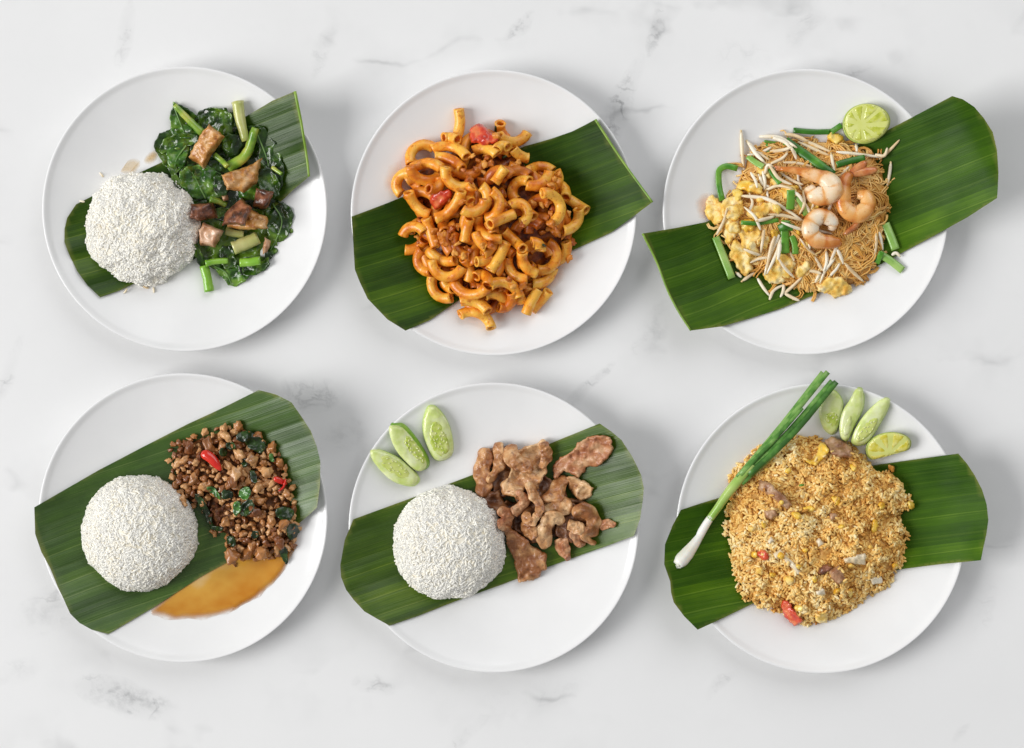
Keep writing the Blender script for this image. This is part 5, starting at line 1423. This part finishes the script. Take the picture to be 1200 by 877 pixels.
slab(p5([(640, 560), (760, 530), (900, 600), (880, 720), (760, 790), (660, 740)]), 6, 'pork slice darkened as shade under the right curl', 'pork_gap_shade', 32)
slab(p5([(440, 620), (560, 600), (640, 680), (600, 800), (480, 800)]), 6, 'pork slice darkened as shade under the ring curl', 'pork_gap_shade', 33)
slab(p5([(200, 160), (330, 140), (380, 300), (330, 480), (220, 480)]), 6, 'pork slice darkened as shade between the left rolls and the broad slice', 'pork_gap_shade', 34)
slab(p5([(120, 440), (260, 440), (330, 560), (300, 640), (220, 560), (110, 500)]), 6, 'pork slice darkened as shade under the left rolls, touching the rice', 'pork_gap_shade', 2)
ribbon(d, p5([(255, 565), (325, 620), (260, 700)]), [6, 8, 6], 'reddish folded pork bit between rice and the lower slices', 'pork_red', seed=3)
ribbon(d, p5([(440, 640), (470, 700), (488, 780)]), [5, 8, 5], 'narrow pork strip in the gap at the lower middle', seed=4)
ribbon(d, p5([(560, 590), (650, 560), (760, 520)]), [8, 12, 9], 'dark glossy pork strip in the shaded middle of the pile', 'pork', seed=5)
slab(s5([(0, 468), (55, 458), (130, 520), (205, 585), (285, 640), (290, 740), (200, 815), (110, 822), (80, 720), (40, 600)]), 6, 'large flat pork slice at the bottom left of the pile', 'pork', 6, fold=slope(.10, -.06, (607, 640)))
slab(p5([(640, 270), (685, 205), (770, 180), (800, 110), (860, 85), (930, 68), (1010, 80), (1032, 150), (990, 220), (930, 268), (860, 280), (805, 352), (720, 300), (655, 350)]), 7, 'pinkish red pork slice set apart at the upper right', 'pork_red', 7, bumps=(3, 5))
ribbon(d, p5([(545, 490), (640, 470), (690, 400), (740, 360)]), [6, 9, 8, 6], 'pork strip running up to the right, below the pinkish slice', seed=8)
slab(p5([(720, 350), (770, 340), (850, 380), (905, 420), (885, 475), (820, 510), (770, 460), (740, 410)]), 6, 'pork slice with a pale face at the right of the pile', 'pork', 9)
ribbon(d, s5([(655, 452), (710, 440), (772, 428)]), [6, 6, 3.5], 'pointed reddish pork tip poking out to the right', 'pork_red', seed=10, curl=3)
ribbon(d, s5([(470, 470), (510, 530), (540, 595)]), [7, 7, 4.5], 'small reddish pork tip hanging down at the lower right', 'pork_red', seed=11, curl=3)
ribbon(d, p5([(735, 650), (800, 690), (850, 690)]), [6, 8, 6], 'pork scrap behind the right curl', seed=12)
ribbon(d, s5([(470, 370), (540, 335), (610, 390), (610, 470), (560, 520), (630, 580)]), [7, 8, 9.5, 9, 8, 4.5], 'curled pork slice like a question mark at the lower right', seed=13, lift=1.5)
ribbon(d, s5([(380, 530), (410, 600), (435, 690)]), [8, 8, 3.5], 'pale pointed pork end below the ring curl', 'pork_red', seed=14)
ribbon(d, s5([(320, 590), (270, 520), (290, 430), (350, 385), (420, 420)]), [8, 9.5, 8.5, 8, 7], 'pork slice curled in a ring at the lower middle', seed=15, lift=1.5)
slab(p5([(310, 200), (440, 150), (560, 100), (610, 170), (570, 330), (520, 420), (460, 400), (400, 490), (290, 462), (288, 390), (350, 300)]), 6, 'broad main pork slice at the top middle of the pile', 'pork', 16, rip=(5, 18), lift=1)
ribbon(d, p5([(165, 145), (158, 280), (150, 480)]), [8, 9.5, 9], 'long rolled pork slice standing at the left, beside the rice top', seed=17, curl=6)
ribbon(d, p5([(250, 108), (268, 250), (185, 385)]), [7, 6.5, 5], 'narrow rolled pork edge right of the long left roll', seed=18, curl=5)
ribbon(d, p5([(350, 120), (345, 200), (410, 260), (490, 310)]), [7, 9, 9.5, 6], 'folded pork flap at the top left of the broad slice', seed=19, curl=5, lift=1.2)
ribbon(d, p5([(560, 105), (585, 180), (560, 290)]), [6, 7, 5], 'turned-up right edge of pork beside the broad slice', seed=20, curl=4)
ribbon(d, p5([(400, 430), (425, 520), (360, 605)]), [4.5, 7.5, 6], 'shiny reddish pork flap at the pile centre', 'pork_red', seed=21)
ribbon(d, p5([(420, 600), (495, 655), (535, 580)]), [5, 6, 5], 'pork edge curling at the foot of the centre strip', seed=22, curl=3)
ribbon(d, p5([(465, 375), (490, 460), (530, 540), (530, 620)]), [5, 5.5, 5, 4.5], 'thin twisted pork strip down the pile centre', seed=23, curl=3.5, lift=1.5)

def cucumber(dd, outline, bed, label, skin_shift=(0, 0), m='cuke_seedbed', th=11, skin='cuke_skin', q=85, tilt=(0, 0), seeds=14, seed=0):
    g = np.random.default_rng(seed)
    c = np.mean(outline, 0)
    V, F, n = pillow(outline, th * .7, res=2.4, smooth=2, edge=5)
    V[:, 2] += slope(*tilt, c)(V)
    Vl = dd.lay(V, n, .1, q, 6, .2)
    o = thing('cucumber_wedge', Vl, F, M[skin], label, 'cucumber', 'cucumber wedges on the two lower plates')
    top = Vl[:n]
    near = lambda xy: np.array([top[np.argmin((top[:, 0] - p[0]) ** 2 + (top[:, 1] - p[1]) ** 2), 2] for p in xy])
    A = np.c_[top[:, :2] - c, np.ones(n)]; co, *_ = np.linalg.lstsq(A, top[:, 2], rcond=None)
    plane = lambda xy: np.c_[xy - c, np.ones(len(xy))] @ co
    inn = c + (np.array(outline) - c) * .955 + np.array(skin_shift) * .8
    V2, F2, n2 = pillow(inn, th * .42, res=2.0, smooth=2, edge=9, bumps=(.9, 7))
    V2[:, 2] += plane(V2[:, :2]) + th * .06
    part(o, 'flesh', V2, F2, M['cuke_flesh'])
    V3, F3, n3 = pillow(bed, 1.2, res=1.7, smooth=2, edge=7, bumps=(.5, 4), jag=(1.5, 5))
    V3[:, 2] += plane(V3[:, :2]) + th * .43
    part(o, 'seed_bed', V3, F3, M[m])
    if seeds:
        bp = np.array(bed); q_ = scatter(bp.mean(0) + (bp - bp.mean(0)) * .82, seeds, g, 3.2)
        e = np.array(outline) - c; _, _, vt = np.linalg.svd(e); ax = vt[0]
        Vs, Fs, b0 = [], [], 0
        bv, bf = ico(1)
        for p in q_:
            a = math.atan2(ax[1], ax[0]) + g.normal(0, .5)
            r = bv * [1.9, .8, .5]; r = np.c_[r[:, 0] * math.cos(a) - r[:, 1] * math.sin(a), r[:, 0] * math.sin(a) + r[:, 1] * math.cos(a), r[:, 2]]
            z = plane(p[None])[0] + th * .43 + 1.25
            Vs.append(r + [p[0], p[1], z]); Fs += [tuple(x + b0 for x in f) for f in bf]; b0 += len(bv)
        part(o, 'seeds', np.vstack(Vs), Fs, M['seed'], 'stuff')
    return o
cucumber(d, c5([(215, 212), (245, 202), (310, 206), (370, 270), (420, 340), (480, 440), (492, 500), (455, 540), (400, 530), (330, 460), (270, 390), (230, 300)]),
         c5([(320, 300), (360, 300), (410, 370), (460, 440), (460, 490), (410, 480), (350, 410), (310, 350)]), 'middle of three cucumber wedges above the rice, with the greenest skin', (-3.0, 2.6), 'cuke_seedbed', seeds=16, seed=1, tilt=(-.1, .05), skin='cuke_greenskin')
cucumber(d, c5([(78, 392), (110, 385), (165, 390), (280, 440), (350, 500), (415, 570), (425, 615), (380, 652), (300, 640), (220, 605), (150, 535), (92, 455)]),
         c5([(150, 430), (220, 435), (290, 480), (350, 540), (360, 590), (290, 590), (210, 545), (160, 490)]), 'leftmost pale cucumber wedge overhanging the plate rim above the rice', (-1.4, -.8), 'cuke_pale', seeds=14, seed=2, tilt=(0, .05))
cucumber(d, c5([(470, 92), (498, 82), (530, 88), (585, 145), (625, 220), (645, 300), (655, 385), (640, 440), (590, 470), (540, 476), (500, 448), (462, 360), (438, 280), (436, 190)]),
         c5([(500, 200), (545, 190), (590, 260), (620, 340), (622, 410), (580, 440), (530, 430), (500, 370), (484, 280)]), 'rightmost cucumber wedge above the rice with a wide wet seed bed', (.4, .4), 'cuke_seedbed', seeds=18, seed=3)

# ================================================================== dish 6: fried rice
d = D[5]
t6 = T(760, 425, 2.339); u6 = T(880, 430, 5.25); w6 = T(840, 560, 5.844); v6 = T(950, 540, 4.176)
fr_poly = t6([(250, 272), (300, 242), (345, 225), (380, 202), (440, 200), (500, 215), (560, 226), (592, 262), (640, 298), (672, 300), (694, 322), (720, 370), (732, 398), (684, 412), (712, 455), (716, 482), (702, 532), (690, 580),
              (650, 628), (620, 637), (584, 668), (520, 702), (440, 726), (400, 714), (370, 684), (320, 682), (290, 652), (262, 655), (248, 612), (226, 545), (216, 462), (220, 380), (228, 320)])
fp = np.array(fr_poly); fc = fp.mean(0)
core6, hf6, P6_, (cv, cn) = heap_core(d, fc + (fp - fc) * .965, 33, 'fried_rice_heap', M['fried_core'], 'broad heap of golden brown fried rice', 'fried rice', 61, p=.62, rough=9.0, rs=24, res=3.0, dmax=66)
d.stamp(cv[:cn], 2)
gf = np.random.default_rng(66)
n6 = 7600
fpj = chaikin(fp, 2); fpj = fpj + (fpj - fc) / 90 * (5.5 * fbm(fpj, 10, 77, 3))[:, None]
Q = scatter(fpj, n6, gf)
# grains sit in small clumps
Q = Q + .8 * np.c_[fbm(Q, 6, 71), fbm(Q, 6, 72)] * 3
hq = d.h(Q)
eps = 2.0
gx_ = (d.h(Q + [eps, 0], d.blur(1, *(lambda b: (b[0][0], b[1][0], b[0][1], b[1][1]))((fp.min(0), fp.max(0))))) - d.h(Q - [eps, 0])) / (2 * eps)
gy_ = (d.h(Q + [0, eps]) - d.h(Q - [0, eps])) / (2 * eps)
nr = np.c_[-gx_, -gy_, np.ones(len(Q))]; nr /= np.linalg.norm(nr, axis=1)[:, None]
dr = gf.normal(0, 1, (len(Q), 3)); dr = dr - nr * (dr * nr).sum(1)[:, None] * .55
nv_ = nr + gf.normal(0, .3, nr.shape)
lump = fbm(Q, 9.5, 73, 2)
zc = hq + .6 + 6.0 * lump + gf.uniform(-.8, 1.2, len(Q))
edge6 = edge_dist(Q, fp)
zc = np.where(edge6 < 3, d.h(Q) + 1.4, zc)
tint6 = np.clip(.50 + .30 * lump + .28 * fbm(Q, 34, 75, 2) + gf.normal(0, .17, len(Q)), 0, 1)
G6 = (np.c_[Q, zc], dr, nv_, gf.normal(7.6, 1.4, len(Q)).clip(4), gf.normal(3.3, .4, len(Q)), tint6)
n_first = int(.80 * n6)
grain_part(core6, 'rice_grains', M['fried_rice'], *[q[:n_first] for q in G6])
d.stamp(np.c_[Q, zc + .6], 1)
bits = [
 ('pork_bit', 'meat_pink', 'pork', u6([(455, 450), (500, 430), (560, 450), (620, 490), (640, 530), (610, 560), (540, 560), (480, 540)]), 8, 'flat greyish pink pork piece at the top of the fried rice'),
 ('pork_bit', 'meat_pink', 'pork', w6([(300, 20), (360, 25), (410, 80), (470, 130), (510, 185), (480, 215), (420, 170), (350, 120), (290, 80)]), 8, 'long brownish pork strip at the upper left of the fried rice'),
 ('pork_bit', 'meat_pink', 'pork', w6([(330, 225), (390, 215), (420, 260), (370, 285), (335, 270)]), 6, 'pork bit right below the long pork strip'),
 ('pork_bit', 'meat_pink', 'pork', w6([(770, 640), (830, 605), (870, 640), (885, 700), (840, 735), (790, 700)]), 9, 'knobbly pork lump at the right of the fried rice centre'),
 ('pork_bit', 'belly_dark', 'pork', w6([(690, 620), (760, 590), (790, 620), (730, 660), (695, 665)]), 5, 'dark pork scrap left of the knobbly lump'),
 ('pork_bit', 'meat_pink', 'pork', w6([(770, 240), (820, 235), (830, 280), (780, 290)]), 6, 'small pork bit in the upper middle of the fried rice'),
 ('tomato_piece', 'tomato', 'tomato', w6([(262, 515), (320, 482), (360, 530), (350, 570), (300, 555)]), 6, 'small orange-red tomato bit in the left of the fried rice'),
 ('tomato_piece', 'tomato', 'tomato', t6([(362, 650), (384, 652), (400, 680), (422, 700), (416, 722), (396, 724), (368, 690)]), 7, 'red tomato wedge at the bottom edge of the fried rice'),
 ('egg_bit', 'egg_yolk', 'egg piece', u6([(325, 560), (370, 580), (410, 540), (420, 470), (455, 465), (485, 510), (455, 560), (400, 610), (350, 600)]), 7, 'curled bright yellow egg strip near the top of the fried rice'),
 ('egg_bit', 'egg_yolk', 'egg piece', u6([(605, 605), (640, 595), (655, 630), (620, 645)]), 5, 'yellow egg bit at the upper right, below the lime'),
 ('egg_bit', 'egg_yolk', 'egg piece', w6([(580, 205), (640, 185), (685, 215), (650, 235), (600, 232)]), 5, 'yellow egg curl in the upper middle of the fried rice'),
 ('egg_bit', 'egg_yolk', 'egg piece', w6([(500, 240), (560, 225), (590, 270), (540, 290)]), 6, 'yellow egg lump left of the egg curl'),
 ('egg_bit', 'egg_yolk', 'egg piece', w6([(780, 120), (840, 130), (850, 190), (800, 185)]), 5, 'egg bit above the small pork bit'),
 ('egg_bit', 'egg', 'egg piece', w6([(450, 680), (520, 670), (530, 730), (470, 740)]), 6, 'pale yellow egg piece in the lower middle of the fried rice'),
 ('egg_bit', 'egg_yolk', 'egg piece', w6([(645, 670), (680, 665), (690, 715), (655, 725)]), 5, 'yellow egg bit left below the knobbly pork'),
 ('egg_bit', 'egg_yolk', 'egg piece', w6([(300, 300), (340, 310), (335, 350), (305, 345)]), 5, 'egg bit left of the heap centre'),
 ('egg_bit', 'egg', 'egg piece', w6([(215, 330), (260, 340), (250, 375), (215, 365)]), 5, 'pale egg bit near the left edge of the fried rice'),
 ('egg_bit', 'egg_yolk', 'egg piece', v6([(300, 290), (325, 285), (335, 335), (315, 365), (295, 345)]), 5, 'yellow egg bit at the right of the heap'),
 ('egg_bit', 'egg_yolk', 'egg piece', v6([(330, 200), (365, 200), (360, 240), (330, 245)]), 5, 'dull yellow egg bit near the right edge'),
 ('egg_bit', 'egg_yolk', 'egg piece', v6([(395, 505), (435, 500), (430, 530), (400, 530)]), 5, 'egg bit at the lower right edge by the banana leaf'),
 ('egg_bit', 'egg_yolk', 'egg piece', v6([(470, 195), (515, 200), (505, 240), (475, 235)]), 5, 'egg bit on the clump jutting out at right'),
 ('egg_bit', 'egg', 'egg piece', v6([(20, 745), (80, 730), (90, 790), (30, 800)]), 6, 'pale yellow egg piece at the very bottom of the heap'),
 ('egg_bit', 'egg_yolk', 'egg piece', v6([(180, 630), (205, 625), (205, 670), (182, 665)]), 4, 'narrow egg bit at the lower right of the heap'),
 ('onion_piece', 'onion_white', 'onion', w6([(385, 520), (440, 490), (460, 530), (410, 560)]), 4, 'bright white onion square left of the heap centre'),
 ('onion_piece', 'onion_white', 'onion', w6([(865, 555), (940, 530), (1020, 515), (1025, 600), (950, 595), (880, 580)]), 4, 'pale onion layer at the right of the heap'),
 ('onion_piece', 'onion_white', 'onion', w6([(345, 430), (375, 405), (390, 435), (360, 455)]), 4, 'small white onion bit above the white square'),
 ('onion_piece', 'onion_white', 'onion', w6([(680, 430), (700, 415), (735, 450), (700, 470)]), 4, 'white onion bit at the heap centre'),
 ('onion_piece', 'onion_white', 'onion', w6([(670, 775), (730, 760), (745, 800), (690, 810)]), 4, 'white onion bit at the lower middle of the heap'),
 ('onion_piece', 'onion_white', 'onion', w6([(440, 545), (470, 530), (540, 590), (580, 650), (555, 660), (500, 610)]), 3.5, 'long cream onion strip beside the white square'),
 ('onion_piece', 'onion_white', 'onion', v6([(285, 575), (345, 565), (360, 600), (300, 610)]), 4, 'cream onion piece at the lower right edge'),
 ('chive_bit', 'chive', 'herb bit', w6([(558, 42), (598, 38), (598, 60), (562, 65)]), 2.5, 'tiny green onion ring at the top of the fried rice'),
]
for k_ in range(16):
    q0 = scatter(fc + (fp - fc) * .88, 1, gf)[0]; n_ = 6; an = np.sort(gf.uniform(0, 6.283, n_)); rr_ = gf.uniform(3.2, 5.6)
    bits.append(('egg_bit', 'egg_yolk' if k_ % 3 else 'egg', 'egg piece', [(q0[0] + rr_ * gf.uniform(.7, 1.3) * math.cos(t), q0[1] + rr_ * gf.uniform(.6, 1.1) * math.sin(t)) for t in np.arange(n_) / n_ * 6.283], 4.5, 'small yellow egg crumb mixed into the fried rice'))
for i, (nm, m, ct, p, th, lb) in enumerate(bits):
    V, F, n = pillow(p, th, res=1.5, seed=700 + i, smooth=0 if ct in ('onion', 'pork') else 1, edge=2.2, bumps=(2.4, 4), jag=(1.6, 4))
    V = d.lay(V, n, .6, 72, 4, 1.0)
    thing(nm, V, F, M[m], lb, ct, {'pork': 'pork bits in the fried rice', 'tomato': 'tomato bits in the fried rice', 'egg piece': 'egg bits in the fried rice', 'onion': 'onion bits in the fried rice'}.get(ct))
late = slice(n_first, None)
Cl = G6[0][late].copy(); Cl[:, 2] = np.maximum(Cl[:, 2], d.h(Cl[:, :2]) - .2)
hit = d.h(Cl[:, :2]) > G6[0][late][:, 2] + 2.2
keep = ~hit | (gf.random(len(Cl)) < .12)
grain_part(core6, 'loose_grains', M['fried_rice'], Cl[keep], *[q[late][keep] for q in G6[1:]])
for x, y, r, lb in ((395, 35, 4.5, 'stray clump of fried rice on the leaf at the upper right'), (205, 805, 0, '')):
    if r:
        (px, py), = v6([(x, y)])
        crumb(d, 'rice_clump', px, py, r, 'fried_rice', lb, 'rice clump', None, CRV, 'fc', gf, sink=.1)
cucumber(d, u6([(440, 190), (470, 132), (530, 148), (575, 220), (562, 300), (542, 395), (505, 430), (445, 385), (415, 280)]), u6([(455, 290), (500, 270), (535, 300), (530, 350), (495, 380), (455, 340)]),
         'leftmost cucumber wedge above the fried rice, behind the spring onion tips', (-1.2, -.5), 'cuke_seedbed', seeds=6, seed=4)
cucumber(d, u6([(642, 128), (672, 122), (695, 140), (702, 220), (685, 290), (650, 350), (625, 410), (600, 466), (560, 450), (542, 380), (560, 270), (610, 200)]), u6([(585, 330), (610, 290), (620, 340), (595, 420), (570, 430), (560, 390)]),
         'middle cucumber wedge above the fried rice, narrow and plain', (-1.6, 0), 'cuke_flesh', seeds=0, seed=5)
cucumber(d, u6([(815, 182), (862, 195), (850, 262), (790, 370), (755, 430), (715, 482), (650, 492), (612, 462), (640, 380), (690, 300), (745, 240)]), u6([(740, 310), (785, 310), (760, 380), (710, 440), (660, 470), (640, 440), (680, 370)]),
         'rightmost cucumber wedge above the fried rice, slanting towards the rim', (-.6, -1.0), 'cuke_pale', seeds=10, seed=6)
lime_half(d, np.array([1039.5, 524.5]), 26, 17.5, -14, 13, 'yellow lime wedge touching the upper right edge of the fried rice', 'lime_yellow', 8, (3, 7), clip=((.28, .96), 9.5), tilt=(0.02, -.18))

# spring onion: bulb, stalk and leaves, lying across the rim
so = spline(np.array([(793, 661), (803, 650), (817, 632), (829, 612), (840, 596), (852, 578), (864, 563), (880, 543)], float), 40)
u = np.linspace(0, 1, 40)
rad = np.interp(u, [0, .06, .16, .30, .45, .62, .8, 1], [5.6, 8.6, 8.4, 5.6, 4.5, 4.9, 6.2, 5.8])
z = np.interp(u, [0, .3, .6, 1], [D[5].h(np.array([[800, 655]]))[0] + 8, 22, 31, 39])
P = np.c_[so, z]
V, F = tube(P[:20], rad[:20], 14, .95, 0, .03, 3)
onion = thing('spring_onion', V, F, M['bulb'], 'long spring onion with a white bulb lying across the left rim and the fried rice', 'spring onion', zref=24)
V, F = tube(P[18:], rad[18:] * np.interp(np.linspace(0, 1, 22), [0, 1], [1.02, .92]), 12, .95, 0, .05, 4)
part(onion, 'stalk', V, F, M['scallion_pale'])
gl = np.random.default_rng(2)
for k, (pts, r0, r1) in enumerate([([(863, 559), (911, 502), (962.0, 436.5)], 3.0, 3.0), ([(868, 555), (917, 498), (967.5, 436.0)], 3.6, 3.2), ([(872, 556), (921, 507), (972.5, 446.5)], 3.3, 3.0), ([(876, 556), (927, 508), (977.5, 447.5)], 4.0, 3.4),
                                  ([(868, 566), (905, 532), (931, 503), (956, 472)], 3.2, 2.2), ([(866, 556), (908, 512), (938, 478)], 2.8, 2.0)]):
    p = spline(np.array(pts, float), 22); uu = np.linspace(0, 1, 22)
    z = 37.5 + 7 * uu + [1.0, 2.8, 1.2, 2.4, -1.0, 4.0][k]
    V, F = tube(np.c_[p, z], np.linspace(r0 * 1.05, r1, 22), 12, .70, .7, .05, 20 + k)
    part(onion, 'leaf', V, F, M['scallion'])
for k in range(9):
    a = gl.uniform(-.9, .9) + math.atan2(661 - 650, 793 - 803)
    s_ = np.array([793.5, 660.5]); e_ = s_ + gl.uniform(2, 4.5) * np.array([math.cos(a), math.sin(a)])
    s_ = s_ + gl.normal(0, 2.5) * np.array([.67, .73])
    zz = P[0, 2] + gl.uniform(-4, 4)
    V, F = tube(np.array([[*s_, zz], [*((s_ + e_) / 2), zz - .6], [*e_, zz - 1.6]]), [.8, .6, .3], 5)
    part(onion, 'root', V, F, M['bulb'])
